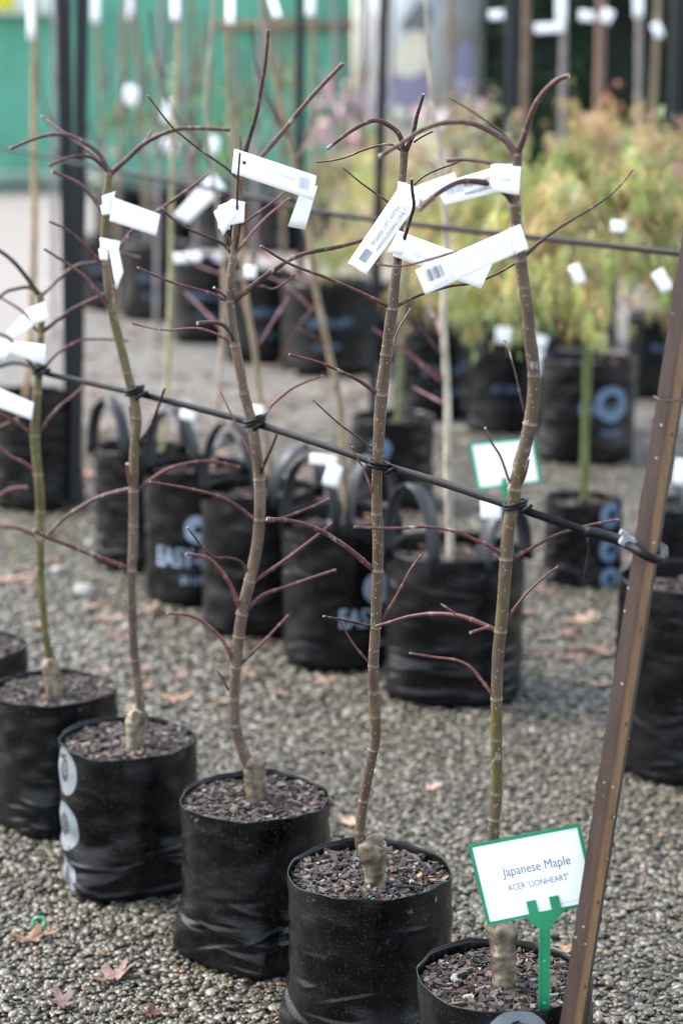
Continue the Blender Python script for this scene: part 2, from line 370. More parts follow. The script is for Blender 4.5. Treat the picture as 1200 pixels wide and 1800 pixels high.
BR5 = [
 ([(909,272),(922,235),(934,198),(946,175),(962,155),(980,140),(999,133)],14,12,'brown',-.3),
 ([(906,272),(890,250),(870,235),(843,222),(820,215),(790,215),(760,221),(735,232),(700,255),(665,276)],14,10,'grey',-.35),
 ([(908,270),(897,250),(876,228),(850,210),(820,190),(790,172)],6,4,'dark',.4),
 ([(907,312),(893,296),(870,288),(845,283),(810,280),(785,282)],11,10,'grey',.35),
 ([(905,362),(890,340),(870,328),(845,320),(820,318),(800,322),(775,336),(757,350),(735,370)],16,12,'brown',-.7),
 ([(914,458),(945,428),(975,405),(1005,386),(1040,365),(1065,348),(1090,325),(1112,298)],9,4,'brown',.2),
 ([(912,448),(880,436),(840,434),(792,445),(762,454),(705,468),(660,464)],7,5,'maroon',.1),
 ([(926,740),(915,700),(905,655),(899,634),(893,612),(885,598)],5,3,'dark',.3),
 ([(897,855),(880,805),(865,780),(852,752)],6,5,'pink',-.4),
 ([(906,862),(918,846),(925,825),(929,807)],8,5,'maroon',-.5),
 ([(887,982),(860,960),(836,950),(810,938),(787,931),(746,926),(712,928),(672,929),(622,926)],9,7,'maroon',-.1),
 ([(890,985),(925,968),(965,946),(1000,932),(1040,922),(1088,913)],9,6,'maroon',-.25),
 ([(882,1105),(900,1075),(915,1055),(930,1038),(955,1015),(980,996)],7,5,'maroon',.3),
 ([(878,1112),(856,1101),(825,1088),(798,1081),(756,1079),(718,1084),(687,1093),(660,1101)],12,7,'maroon',.55),
 ([(858,1102),(845,1106),(826,1112)],8,6,'pink',-.9),
 ([(800,1080),(790,1072),(775,1062)],6,5,'maroon',.5),
 ([(868,1225),(845,1195),(825,1172),(800,1160),(762,1155),(720,1148)],8,5,'pink',-.25)]
BR4 = [
 ([(711,270),(722,245),(728,225),(732,205),(738,185),(744,165)],11,8,'dark',-.2),
 ([(727,250),(742,240),(760,231)],5,4,'brown',.4),
 ([(709,268),(703,240),(690,225),(665,212),(645,215),(620,228),(600,242),(574,262)],12,9,'brown',-.25),
 ([(706,266),(692,256),(675,254),(640,263),(612,275),(584,282),(556,285)],6,4,'brown',.3),
 ([(702,375),(688,360),(660,340),(630,318),(603,295)],6,4,'brown',.2),
 ([(722,330),(745,310),(770,298),(800,287),(812,281)],4,4,'brown',.3),
 ([(699,470),(700,452),(709,424),(721,385),(727,361),(724,334),(723,314)],9,7,'dark',-.9),
 ([(690,543),(720,526),(747,515),(790,503),(833,497),(875,480),(912,458)],8,6,'brown',.1),
 ([(690,545),(675,535),(628,512),(570,487),(508,463),(458,432)],10,6,'maroon',-.2),
 ([(684,640),(692,607),(697,587),(705,570),(722,542)],6,5,'pink',.4),
 ([(671,700),(637,673),(607,657),(563,638),(508,623)],10,6,'maroon',-.3),
 ([(667,797),(627,768),(590,740),(550,703)],6,4,'dark',.2),
 ([(662,885),(650,853),(638,823),(627,805),(619,785)],6,4,'pink',-.3),
 ([(664,1006),(648,995),(613,965),(563,933),(517,917),(469,912)],13,10,'maroon',-.35),
 ([(660,1106),(640,1098),(609,1091),(568,1083)],8,5,'dark',-.5),
 ([(657,1175),(622,1134),(605,1105),(594,1086)],6,4,'maroon',.1),
 ([(664,1100),(684,1069),(706,1030),(722,1000),(740,975)],7,5,'maroon',.2)]
BR3 = [
 ([(425,300),(432,265),(442,230),(452,195),(458,160),(465,120),(470,75),(471,52)],11,8,'dark',-.1),
 ([(424,310),(440,295),(459,276),(495,234),(525,196),(558,158),(603,111)],12,10,'grey',-.15),
 ([(424,290),(423,260),(422,238)],7,3,'brown',.0),
 ([(421,318),(405,302),(393,292),(352,263),(323,241),(300,220),(260,168)],6,4,'dark',-.3),
 ([(412,450),(421,400),(417,370),(418,320),(422,268)],7,5,'olive',-.6),
 ([(411,452),(400,438),(385,425),(328,401),(300,381),(286,366)],8,5,'dark',-.2),
 ([(416,405),(425,395),(480,355),(509,331)],6,5,'brown',.2),
 ([(412,450),(434,420),(470,380),(509,348)],6,5,'pink',.4),
 ([(411,440),(400,415),(385,400)],6,4,'pink',-.2),
 ([(404,532),(367,515),(299,495),(242,470)],8,5,'maroon',-.25),
 ([(402,528),(390,516),(376,505)],6,5,'maroon',-.5),
 ([(407,532),(447,500),(483,473),(528,448),(598,433),(650,418)],13,9,'brown',-.1),
 ([(443,505),(462,503),(480,508),(500,498),(520,481)],7,5,'brown',-.5),
 ([(411,608),(390,592),(360,580),(337,577),(288,580),(232,569)],7,4,'maroon',.2),
 ([(413,612),(408,592),(398,576),(380,567),(347,568)],11,9,'brown',-.7),
 ([(446,762),(462,735),(480,710),(510,685),(540,670),(568,661)],8,6,'pink',.2),
 ([(449,815),(435,788),(412,740),(387,687)],6,4,'pink',.3),
 ([(453,848),(465,813),(477,788),(487,763)],9,6,'dark',-.6),
 ([(456,918),(440,908),(417,890),(383,872),(327,858),(263,847)],10,6,'maroon',-.2),
 ([(457,918),(493,912),(543,893),(580,877)],8,5,'maroon',.25),
 ([(443,1020),(425,990),(402,981),(375,979),(352,956),(329,927)],8,5,'dark',-.3),
 ([(444,1024),(503,983),(563,937),(584,919)],9,6,'maroon',.1),
 ([(425,1080),(404,1027),(375,988),(352,977),(327,974)],10,7,'pink',-.5),
 ([(427,1082),(459,1048),(505,1031),(544,1017),(590,1002)],9,7,'maroon',-.1),
 ([(413,1172),(390,1124),(352,1090),(325,1080),(294,1078)],9,7,'pink',-.3),
 ([(416,1175),(467,1124),(507,1081)],8,5,'maroon',.2),
 ([(412,1232),(398,1205),(382,1178)],5,4,'dark',.0)]
BR2 = [
 ([(194,306),(224,279),(257,250),(304,229),(341,225),(405,228)],12,9,'brown',-.2),
 ([(250,255),(260,243),(268,230)],6,5,'grey',.3),
 ([(193,304),(172,268),(128,240),(99,236),(66,242),(17,262)],11,8,'grey',-.3),
 ([(190,300),(154,264),(106,228),(73,204)],8,6,'grey',.5),
 ([(192,303),(161,277),(128,275),(86,292)],9,6,'brown',-.6),
 ([(183,378),(158,341),(136,321),(92,301)],10,8,'grey',-.2),
 ([(187,462),(209,437),(235,404),(286,365),(330,334),(367,305)],9,7,'maroon',.0),
 ([(185,470),(154,437),(121,406),(86,389)],8,5,'maroon',-.2),
 ([(194,545),(161,499),(128,470),(77,437)],9,6,'pink',-.3),
 ([(238,785),(257,763),(273,730),(290,682)],9,6,'dark',-.5),
 ([(237,775),(232,745),(228,715)],6,5,'maroon',.2),
 ([(234,862),(228,847),(224,815)],9,8,'pink',-.6),
 ([(236,866),(267,843),(300,823),(347,812),(383,813),(422,822)],10,7,'maroon',.1),
 ([(234,858),(177,873),(133,897),(107,917),(83,942)],9,8,'grey',.2),
 ([(232,1002),(167,977),(117,957),(80,943),(60,932)],11,8,'maroon',-.2)]
BR1 = [
 ([(72,522),(46,486),(24,460),(0,441),(-30,425)],11,9,'olive',-.2),
 ([(71,516),(50,505),(24,509),(8,515),(-25,545)],9,8,'grey',-.4),
 ([(73,520),(100,494),(120,476),(140,465),(166,461),(210,447),(247,453)],8,7,'grey',.2),
 ([(72,590),(42,550),(20,534),(0,522)],7,6,'grey',.3),
 ([(73,585),(100,564),(128,544),(156,530),(182,518),(204,503)],9,8,'brown',-.1),
 ([(69,655),(47,630),(26,604),(12,592),(-15,582)],8,6,'dark',-.4),
 ([(69,660),(96,626),(120,609),(144,598),(172,596),(226,599)],7,5,'maroon',.3),
 ([(63,768),(100,720),(130,695),(150,677)],8,6,'maroon',.2),
 ([(62,768),(30,743),(0,727),(-25,715)],9,8,'maroon',-.2),
 ([(66,830),(40,812),(20,803),(0,783),(-15,760)],8,7,'maroon',.2),
 ([(71,946),(37,930),(0,925),(-40,930)],8,7,'grey',-.2)]
BR0 = [([(-62,905),(-30,890),(0,872),(20,860),(48,857)],11,10,'maroon',-.1), ([(-60,790),(-20,765),(0,752),(33,735)],9,8,'maroon',-.1),
       ([(-64,1000),(-80,960),(-120,930)],9,7,'pink',.1)]
SOILZ = .285
def plane_of(px, py): return GZ(px, py, SOILZ).y
Y5, Y4, Y3, Y2, Y1, Y0 = [plane_of(*q) for q in ((886, 1732), (660, 1557), (451, 1406), (237, 1314), (95, 1224), (-62, 1150))]
T5 = [(868,1640,24),(867,1590,24),(867,1465,22),(868,1440,22),(872,1395,22),(872,1300,22),(872,1228,22),(875,1150,23),(880,1100,24),(885,1040,24),(889,980,25),(893,930,25),(900,895,26),(904,860,26),(912,820,27),(922,785,27),(931,745,27),(937,700,26),(938,660,25),(934,620,25),(930,590,25),(928,555,24),(921,505,24),(914,455,24),(908,405,23),(905,365,22),(905,345,20),(907,310,19),(909,268,17)]
T4 = [(640,1500,22),(634,1485,22),(632,1465,20),(634,1440,19),(638,1410,18),(645,1370,19),(653,1330,20),(659,1300,20),(659,1260,20),(657,1220,20),(656,1170,20),(658,1130,20),(661,1080,21),(662,1030,21),(664,990,21),(664,940,21),(662,900,20),(662,860,20),(663,820,20),(665,780,21),(667,740,23),(670,700,23),(674,660,22),(679,620,21),(685,570,21),(690,540,21),(693,500,19),(697,470,18),(700,420,17),(703,370,16),(706,320,15),(709,285,15),(710,268,15)]
T3 = [(440,1348,24),(433,1335,24),(425,1315,22),(416,1285,21),(412,1250,21),(412,1210,21),(416,1160,22),(421,1110,23),(427,1070,23),(437,1030,23),(446,990,23),(453,950,23),(456,910,23),(457,870,23),(455,830,23),(450,790,22),(445,750,21),(437,720,20),(428,685,20),(422,650,20),(414,610,20),(408,570,19),(405,530,18),(406,490,18),(410,450,16),(414,410,14),(418,370,13),(421,340,13),(422,310,13),(424,285,11)]
T2 = [(243,1256,18),(246,1240,18),(243,1200,17),(237,1160,17),(234,1120,17),(232,1070,17),(231,1020,17),(234,970,18),(235,920,18),(235,860,18),(236,800,17),(238,770,17),(241,740,18),(236,700,18),(225,660,17),(213,610,17),(200,560,17),(193,520,16),(187,470,15),(184,420,14),(185,380,14),(188,340,13),(193,302,13)]
T1 = [(90,1165,15),(86,1150,15),(80,1110,14),(76,1070,14),(72,1020,15),(71,960,16),(72,900,17),(69,850,17),(64,800,17),(62,760,18),(64,720,17),(66,690,16),(68,660,15),(70,620,14),(72,590,13),(73,560,13),(72,518,12)]
T0 = [(-66,1120,15),(-64,1000,16),(-62,900,16),(-60,780,15),(-66,650,14),(-60,520,13)]
sapling('olive-green trunked maple sapling behind the Japanese Maple sign, beside the rusty post', T5, Y5, [1440,1395,1300,1228,1110,983,860,745,660,505,458,362,272], (BARK['olive'], BARK['brown'], BARK['mauve']),
        [(886,1745,46),(885,1700,44),(884,1665,45),(882,1642,52),(876,1630,52),(872,1618,40)], (.115,.088,.060), BR5, (886,1732), None, .91)
sapling('slim brown maple sapling with a knobbly graft, second from the rusty post', T4, Y4, [1462,1408,1318,1260,1218,1170,1104,1003,903,790,694,622,543,470,268], (BARK['brown'], BARK['brown'], BARK['mauve']),
        [(660,1570,38),(659,1540,38),(656,1515,42),(652,1498,50),(654,1487,46),(657,1478,34)], (.110,.090,.055), BR4, (660,1557), (.16, .10, -.12, .22, (.16, .13, .09)))
sapling('tan maple sapling with a bent lower trunk and many bare twigs, middle of the row', T3, Y3, [1318,1275,1228,1172,1120,1078,1022,913,842,752,690,608,530,450,312], (BARK['tan'], BARK['tan'], BARK['mauve']),
        [(452,1418,38),(451,1390,38),(450,1365,40),(449,1345,38),(447,1335,30)], (.125,.094,.066), BR3, (451,1406), (.16, .14, -.10, .20, (.17, .14, .10)), .88)
sapling('maple sapling with a pale cream graft collar, second from the picture\'s edge', T2, Y2, [1195,1160,1066,1000,925,862,778,735,655,545,465,305], (BARK['mauve'], BARK['olive'], BARK['tan']),
        [(237,1325,32),(238,1300,33),(240,1275,34),(242,1255,34),(243,1246,26)], (.16,.128,.088), BR2, (237,1314), (-.04, -.02, -.42, .10, (.24, .20, .14)))
sapling('green-stemmed maple sapling with a peeling tan graft, far end of the row', T1, Y1, [1110,1040,945,900,835,765,690,590,520], (BARK['green'], BARK['green'], BARK['olive']),
        [(95,1235,28),(94,1210,29),(92,1180,31),(90,1165,29),(90,1158,22)], (.15,.11,.074), BR1, (95,1224), (.0, .05, -.40, .12, (.21, .16, .11)))
sapling('maple sapling at the very edge of the picture, only its maroon twigs showing', T0, Y0, [1040,900,780,650], (BARK['green'], BARK['olive'], BARK['olive']),
        [(-62,1160,28),(-64,1135,29),(-66,1118,26)], (.30,.23,.155), BR0, (-62,1150))

# ------------------------------------------------------------------ grow bags
class Bag:
    """black soft bag: round rim, squarish bottom, creases"""
    def __init__(s, x, y, R, h, rot=0, seed=1, wr=14, z0=.003, sq=1.0):
        s.x, s.y, s.R, s.h, s.rot, s.z0, s.sq = x, y, R, h, rot, z0, sq
        r = random.Random(seed); s.seed = seed; s.ph = [r.uniform(0, 6.28) for _ in range(6)]
        s.w = []
        for i in range(wr):
            low = r.random() < .75
            s.w.append((r.uniform(-3.14, 3.14), r.uniform(.03, .36) if low else r.uniform(.4, .85), r.uniform(.12, .45), r.uniform(.0035, .008), r.choice((-1, 1)) * r.uniform(.002, .0055) * (1 if low else .4), r.uniform(-.06, .06)))
        s.fold = []
        s.seam = r.uniform(-3.14, 3.14)
    def rim(s, th): return s.h + .0022 * math.sin(2 * th + s.ph[0]) + .0016 * math.sin(5 * th + s.ph[1]) + .0010 * math.sin(11 * th + s.ph[2])
    def r_at(s, th, t):
        z = t * s.h; R = s.R
        k = smooth(.42, .02, t) * s.sq; n = 2 + 2.6 * k; a = th - s.rot
        sup = (abs(math.cos(a)) ** n + abs(math.sin(a)) ** n) ** (-1 / n)
        r = R * (1 + (sup - 1) * .8) * (1 - .03 * k)
        r += R * (.010 * math.sin(2 * th + s.ph[3]) + .006 * math.sin(3 * th + s.ph[4])) + R * .03 * noise.noise(Vector((math.cos(th) * 1.3, math.sin(th) * 1.3, t * 2.2 + s.seed * 5)))
        r += .0035 * noise.noise(Vector((math.cos(th) * 3, math.sin(th) * 3, t * 9 + s.seed * 3)))
        for th0, z0, lt, sz, amp, tilt in s.w:
            d = (th - th0 + math.pi) % (2 * math.pi) - math.pi
            if abs(d) < 3 * lt:
                u = (z - z0 * s.h - tilt * d) / sz
                if abs(u) < 3: r += amp * math.exp(-u * u) * math.exp(-(d / lt) ** 2)
        for th0, z0, lt, amp, tilt in s.fold:             # sharp folds: a shelf that faces up, fading out below
            d = (th - th0 + math.pi) % (2 * math.pi) - math.pi
            if abs(d) < 2.2 * lt:
                u = z0 * s.h + tilt * d - .02 * d * d - z
                if u > 0: r += amp * smooth(0, .006, u) * math.exp(-u / .02) * math.exp(-(d / lt) ** 2)
        d = (th - s.seam + math.pi) % (2 * math.pi) - math.pi
        if abs(d) < .06: r += .0016 * math.exp(-(d / .012) ** 2)
        b = smooth(.0, .05, t); r *= .93 + .07 * b
        return r
    def pt(s, th, t, off=0):
        r = s.r_at(th, t) + off; z = t * s.rim(th)
        return Vector((s.x + r * math.cos(th), s.y + r * math.sin(th), s.z0 + z))
    def body(s, parent, mat, nt=112, nz=64):
        mb = MB(); vs_ = []; fs = []
        for j in range(nz + 1):
            t = (j / nz) ** 1.0
            for i in range(nt): vs_.append(s.pt(2 * math.pi * i / nt, t))
        for dr, t in ((-.0012, 1.0), (-.0016, .97), (-.004, .88)):
            for i in range(nt): vs_.append(s.pt(2 * math.pi * i / nt, t, dr))
        tot = nz + 4
        for j in range(tot - 1):
            for i in range(nt):
                i2 = (i + 1) % nt; fs.append((j * nt + i, j * nt + i2, (j + 1) * nt + i2, (j + 1) * nt + i))
        fs.append(tuple(range(nt - 1, -1, -1)))
        mb.add(vs_, fs); return mb.build('body', mat, parent)
    def decal(s, mb, verts2, faces, th0, z, off):
        """flat print laid on the bag: u along the girth (metres), v up"""
        vs_ = []
        for u, v in verts2:
            t = max(.0, min(.999, (z + v) / s.h)); vs_.append(s.pt(th0 + u / s.R, t, off))
        mb.add(vs_, faces)
def disc2(r, rings=5, n=28, hole=0, cx=0, cy=0):
    v = []; f = []
    for j in range(rings + 1):
        q = hole + (r - hole) * j / rings
        for i in range(n): a = 2 * math.pi * i / n; v.append((cx + q * math.cos(a), cy + q * math.sin(a)))
    for j in range(rings):
        for i in range(n): i2 = (i + 1) % n; f.append((j * n + i, j * n + i2, (j + 1) * n + i2, (j + 1) * n + i))
    return v, f
def spiral2(r, turns=1.25, w=.16):
    v = []; f = []; n = 40
    for i in range(n + 1):
        t = i / n; a = 1.9 - turns * 2 * math.pi * t; q = r * (1 - .8 * t); ww = r * w * (1 - .4 * t)
        v += [((q - ww) * math.cos(a), (q - ww) * math.sin(a)), ((q + ww) * math.cos(a), (q + ww) * math.sin(a))]
        if i: k = 2 * i; f.append((k - 2, k - 1, k + 1, k))
    return v, f
CHIPC = [(.010, .0085, .008), (.016, .013, .012), (.028, .021, .018), (.036, .032, .031), (.055, .038, .029), (.085, .062, .047), (.070, .064, .062), (.020, .016, .015), (.042, .036, .034)]
def chips_mesh(R, n, seed, smin=.005, smax=.022):
    r = random.Random(seed); mb = MB()
    v, f = disc2(R, 8, 40); mb.add([(a, b, -.004 + .004 * noise.noise(Vector((a * 30, b * 30, seed)))) for a, b in v], f, (.012, .010, .009))
    for i in range(n):
        q = R * math.sqrt(r.random()) * .985; a = r.uniform(0, 6.283); L = smin + (smax - smin) * r.random() ** 1.8; W = L * r.uniform(.3, .6); H = L * r.uniform(.12, .28)
        c = Vector((q * math.cos(a), q * math.sin(a), r.uniform(-.002, .007) + .004 * noise.noise(Vector((q * 20, a, seed)))))
        m = Matrix.Rotation(r.uniform(0, 6.283), 3, 'Z') @ Matrix.Rotation(r.gauss(0, .3), 3, 'X') @ Matrix.Rotation(r.gauss(0, .3), 3, 'Y')
        u = r.random(); k = r.uniform(.75, 1.3)
        cc = tuple(x * k for x in r.choice(CHIPC))
        if u < .035: cc = (.15, .148, .135)
        elif u < .05: cc = (.20, .115, .055)
        elif u < .058: cc = (.02, .20, .09); L = W = H = .004
        vs_ = []
        for z in (-.5, .5):
            for x, y in ((-.5, -.35), (.1, -.5), (.5, -.2), (.42, .4), (-.1, .5), (-.52, .25)):
                vs_.append(c + m @ Vector((x * L * r.uniform(.85, 1.15), y * W * r.uniform(.8, 1.2), z * H * r.uniform(.7, 1.2))))
        mb.add(vs_, [(5, 4, 3, 2, 1, 0), (6, 7, 8, 9, 10, 11)] + [(k_, (k_ + 1) % 6, 6 + (k_ + 1) % 6, 6 + k_) for k_ in range(6)], cc)
    return mb.mesh('bark_mulch', M['chips'], False)
CH = [chips_mesh(.129, 2100, 3), chips_mesh(.129, 2100, 8), chips_mesh(.129, 2100, 21)]
CHF = chips_mesh(.129, 260, 5, .012, .03)
def mulch(parent, x, y, z, R, kind, rot):
    o = bpy.data.objects.new('bark_mulch', kind); col.objects.link(o); o.parent = parent
    o.location = Vector((x, y, z)) - Vector(parent.location); o.scale = (R / .129, R / .129, 1); o.rotation_euler = (0, 0, rot); o['kind'] = 'stuff'; return o
def koru(b, root, th, z, r, inner=True):
    mb = MB(); b.decal(mb, *disc2(r), th, z, .0009); d = mb.build('printed_disc', M['print'], root)
    if inner:
        mb = MB(); v, f = disc2(r * .46, 4, 24, 0, -r * .05, r * .05); v = [(x * .8 + (y * .12), y * 1.12) for x, y in v]; b.decal(mb, v, f, th, z, .0013); mb.build('dark_swirl', M['ink'], root)
        mb = MB(); b.decal(mb, *spiral2(r * .26), th, z + r * .06, .0017); mb.build('pale_curl', M['print'], root)
front = [  # base px of trunk, plane, radius, height, corner turn, seed
 ((886,1732), Y5, .126, .300, .5, 11, 'black bag in front, cut by the lower edge, holding the sign', [(-1.50, .256, .047)]),
 ((650,1545), Y4, .135, .300, 1.05, 24, 'smooth black bag with a vertical side pleat, second from the rusty post', []),
 ((449,1412), Y3, .136, .297, .93, 37, 'dusty black bag with creases along its squared bottom, middle of the row', []),
 ((226,1308), Y2, .137, .297, .30, 41, 'black bag printed with a column of grey swirl discs', [(-2.60, .250, .047), (-2.60, .139, .048), (-2.56, .030, .047)]),
 ((95,1218), Y1, .135, .295, .75, 53, 'black bag behind the one with the grey swirl discs', []),
 ((-55,1142), Y0, .133, .295, .2, 66, 'black bag mostly cut off by the picture edge, end of the front row', [])]
for i, (q, Y, R, h, rot, seed, lab, discs) in enumerate(front):
    c = GZ(q[0], q[1], SOILZ); root = empty('plant_bag', (c.x, c.y, 0)); tag(root, lab, 'grow bag', 'black bags of the front row')
    b = Bag(c.x, c.y, R, h, rot, seed, 40 if i in (2, 3) else 30)
    r0 = random.Random(seed + 1)
    b.fold = [(-math.pi / 2 + r0.uniform(-1.3, 1.3), r0.choice((.09, .13, .18, .24, .30, .36, .44)), r0.uniform(.12, .34), r0.uniform(.0035, .0075), r0.uniform(-.05, .05)) for _ in range((7, 6, 9, 11, 8, 6)[i])]
    b.body(root, M['plastic'], 176, 150)
    mulch(root, c.x, c.y, SOILZ - .002, R - .004, CH[i % 3], i * 1.3)
    for th, z, r in discs: koru(b, root, th, z, r)
    if i == 0:
        pass

# far and middle bags: px of the bottom front, radius, height, print
def strap(root, b, th0, th1, hgt, tilt=0, seed=0):
    p0 = b.pt(th0, .93, .003); p1 = b.pt(th1, .93, .003); mid = (p0 + p1) / 2; out = Vector((mid.x - b.x, mid.y - b.y, 0))
    out = out.normalized() if out.length > 1e-4 else Vector((0, -1, 0)); n = 22; mb = MB(); vs_ = []; fs = []
    side = (p1 - p0).normalized(); wd = .023; hgt *= 1.25
    for i in range(n + 1):
        t = i / n; a = math.pi * t
        c = mid + (p0 - mid) * math.cos(a) * (1.0) + Vector((0, 0, 1)) * (hgt * math.sin(a) ** .8) + out * (tilt * math.sin(a))
        tan = ((p1 - p0) * math.sin(a) * .5 + Vector((0, 0, 1)) * (hgt * math.cos(a)) + out * (tilt * math.cos(a))).normalized()
        acr = tan.cross(out.cross(Vector((0, 0, 1)))).normalized()
        nn = acr.cross(tan)
        for s1, s2 in ((-1, -1), (1, -1), (1, 1), (-1, 1)): vs_.append(c + acr * wd * s1 + nn * .0012 * s2)
    for i in range(n):
        for k in range(4): k2 = (k + 1) % 4; fs.append((i * 4 + k, i * 4 + k2, i * 4 + 4 + k2, i * 4 + 4 + k))
    fs += [(3, 2, 1, 0), tuple(n * 4 + k for k in range(4))]
    mb.add(vs_, fs); mb.build('handle', M['strap'], root)
TXT = {}
def printed(b, root, s, th, z, width, mat, off=.0015, bold=.03, hk=1.0):
    if (s, bold) not in TXT: TXT[(s, bold)] = text2d(s, bold, 1.0, True)
    v, f = TXT[(s, bold)]; mb = MB(); b.decal(mb, [((x - .5) * width, y * width * hk) for x, y in v], f, th, z, off); mb.build('printed_text', mat, root)
BAGS = {}
def midbag(key, px, py, R, h, label, prints=None, handles=None, seed=5, group='black bags standing behind the front row', low=False, sub=0):
    p = GZ(px, py, 0); x, y = p.x, p.y + R; root = empty('plant_bag', (x, y, 0)); tag(root, label, 'grow bag', group)
    b = Bag(x, y, R, h, rnd(0, 1.5), seed, 40, sq=.35); r0 = random.Random(seed); b.fold = [(r0.uniform(-3.1, 0), r0.uniform(.05, .9), r0.uniform(.12, .3), r0.uniform(.003, .007), r0.uniform(-.06, .06)) for _ in range(14)]
    if prints: th_ = prints[0][1]; b.fold = [q for q in b.fold if abs(q[0] - th_) > .85 + q[2]]; b.w = [q for q in b.w if abs((q[0] - th_ + 3.14159) % 6.28318 - 3.14159) > .8 + q[2]]
    b.body(root, M['woven'], 40 if low else 90, 20 if low else 72)
    mulch(root, x, y, h * .90, R * .975, CHF, seed)
    for k in (prints or []):
        if k[0] == 'ring': mb = MB(); b.decal(mb, *disc2(k[3], 4, 26, k[3] * k[4]), k[1], k[2], .0018); mb.build('printed_ring', M['print_pale' if key in 'BD' else 'print_blue'], root)
        else: printed(b, root, k[0], k[1], k[2], k[3], M['print_pale' if key in 'BD' else 'print_blue'], .0032, k[4], k[5] if len(k) > 5 else 1.0)
    for hd in (handles or []): strap(root, b, *hd)
    BAGS[key] = b; return b
F_ = -math.pi / 2
EL = lambda th, z=.13: [('EASY-LIFT', th, z, .24, .014, 1.45), ('25 LITRE', th + .08, z - .05, .10, .02, 1.1), ('ring', th + .1, z + .115, .042, .3)]
hp = lambda a, b, h=.12, t=.02: [(F_ - a, F_ - b, h, t), (F_ + b, F_ + a, h, t)]
midbag('A', 242, 1012, .145, .40, 'smallest lift bag with a tall looped handle, behind the second maple', None, [(F_ - 1.5, F_ - .2, .15, .0), (F_ + .3, F_ + 1.4, .14, .02)], 71)
midbag('B', 343, 1072, .158, .42, 'lift bag with blue-white lettering and ring showing in full', EL(F_ - .02), [(F_ - 1.1, F_ + .1, .17, .01), (F_ + .1, F_ + 1.3, .1, .03)], 72)
midbag('C', 455, 1128, .168, .42, 'plain lift bag between the lettered bag and the one behind the slim maple', None, [(F_ - 1.1, F_ - .0, .19, .0), (F_ + .2, F_ + 1.4, .13, .03)], 73)
midbag('D', 602, 1188, .165, .41, 'lift bag behind the slim brown maple, lettering half hidden by its trunk', [('EASY-LIFT', F_ + .62, .13, .22, .014, 1.4), ('25 LITRE', F_ + .8, .075, .10, .02, 1.1), ('ring', F_ + .62, .235, .045, .3)], [(F_ - 1.15, F_ - .1, .16, .0), (F_ + .1, F_ + 1.0, .17, .0)], 74)
midbag('E', 804, 1252, .180, .39, 'large wrinkled lift bag behind the olive-green maple', None, [(F_ - 1.3, F_ - .35, .17, .0), (F_ + .35, F_ + 1.35, .12, .0)], 75)
midbag('F', 1228, 1392, .17, .46, 'creased black bag just behind the rusty post at the picture edge', None, None, 76)
midbag('G', 690, 905, .155, .34, 'bag with a slim green stem behind the two middle lift bags', [('ring', F_ - .3, .24, .04, .35)], None, 77)
midbag('H', 762, 742, .19, .42, 'tall bag with blue print behind the big wrinkled lift bag', [('EASY-LIFT', F_ + .35, .22, .24, .03), ('25 LITRE', F_ + .3, .12, .12, .02)], None, 78)
midbag('I', 893, 768, .17, .42, 'tall black bag with a green stem, behind the distant sign', [('25 LITRE', F_ - .1, .2, .12, .02)], None, 79)
midbag('J', 1038, 822, .20, .43, 'broad bag with blue rings and lettering under the laceleaf maple', [('EASY-LIFT', F_ + .3, .22, .22, .035, 1.2), ('ring', F_ + .42, .26, .075, .55), ('25 LITRE', F_ + .42, .13, .09, .03)], None, 80)
midbag('K', 1030, 1038, .122, .27, 'small bag with three pale blue rings holding the laceleaf maple', [('ring', F_ + .65, .235, .042, .35), ('ring', F_ + .65, .125, .042, .35), ('ring', F_ + .65, .03, .036, .35)], None, 81)
midbag('L', 1212, 1045, .14, .26, 'bag beyond the rusty post, level with the tube clip', None, [(F_ - 1.2, F_ - .2, .1, .0)], 82)
midbag('N', 55, 905, .165, .43, 'tall dark bag standing against the leaning black posts', None, None, 83)
far = [(190,548,.22,'first'),(272,566,.22,'second'),(362,606,.22,'third'),(462,642,.23,'fourth'),(575,664,.25,'fifth')]
for i, (px, py, R, o_) in enumerate(far):
    midbag('R%d' % i, px, py, R, .5, 'blurred black bag, %s from the tall tan stem, in the far row' % o_, [('EASY-LIFT', F_ + .1, .27, .24, .03), ('25 LITRE', F_, .15, .14, .02)], None, 90 + i, 'blurred bags of the far row', True)
for i, (px, py, o_) in enumerate([(215,428,'closest to the leaning posts'),(300,436,'second from the leaning posts'),(395,442,'in the middle of the line'),(490,446,'second from the shrubs'),(585,452,'beside the pink shrubs')]):
    midbag('S%d' % i, px, py, .3, .5, 'tiny dark bag by the pale path, ' + o_, None, None, 100 + i, 'tiny bags along the pale path', True)
for i, (px, py, R, o_) in enumerate([(690,640,.19,'left of the tall tan trunk'),(815,622,.2,'behind the tall tan trunk'),(925,625,.2,'behind the green stems'),(1030,612,.2,'right behind the laceleaf stem'),(1165,705,.16,'beyond the post at the edge')]):
    midbag('U%d' % i, px, py, R, .42, 'dark bag under the foliage, ' + o_, [('25 LITRE', F_, .25, .14, .03)], None, 110 + i, 'dark bags under the foliage', True)

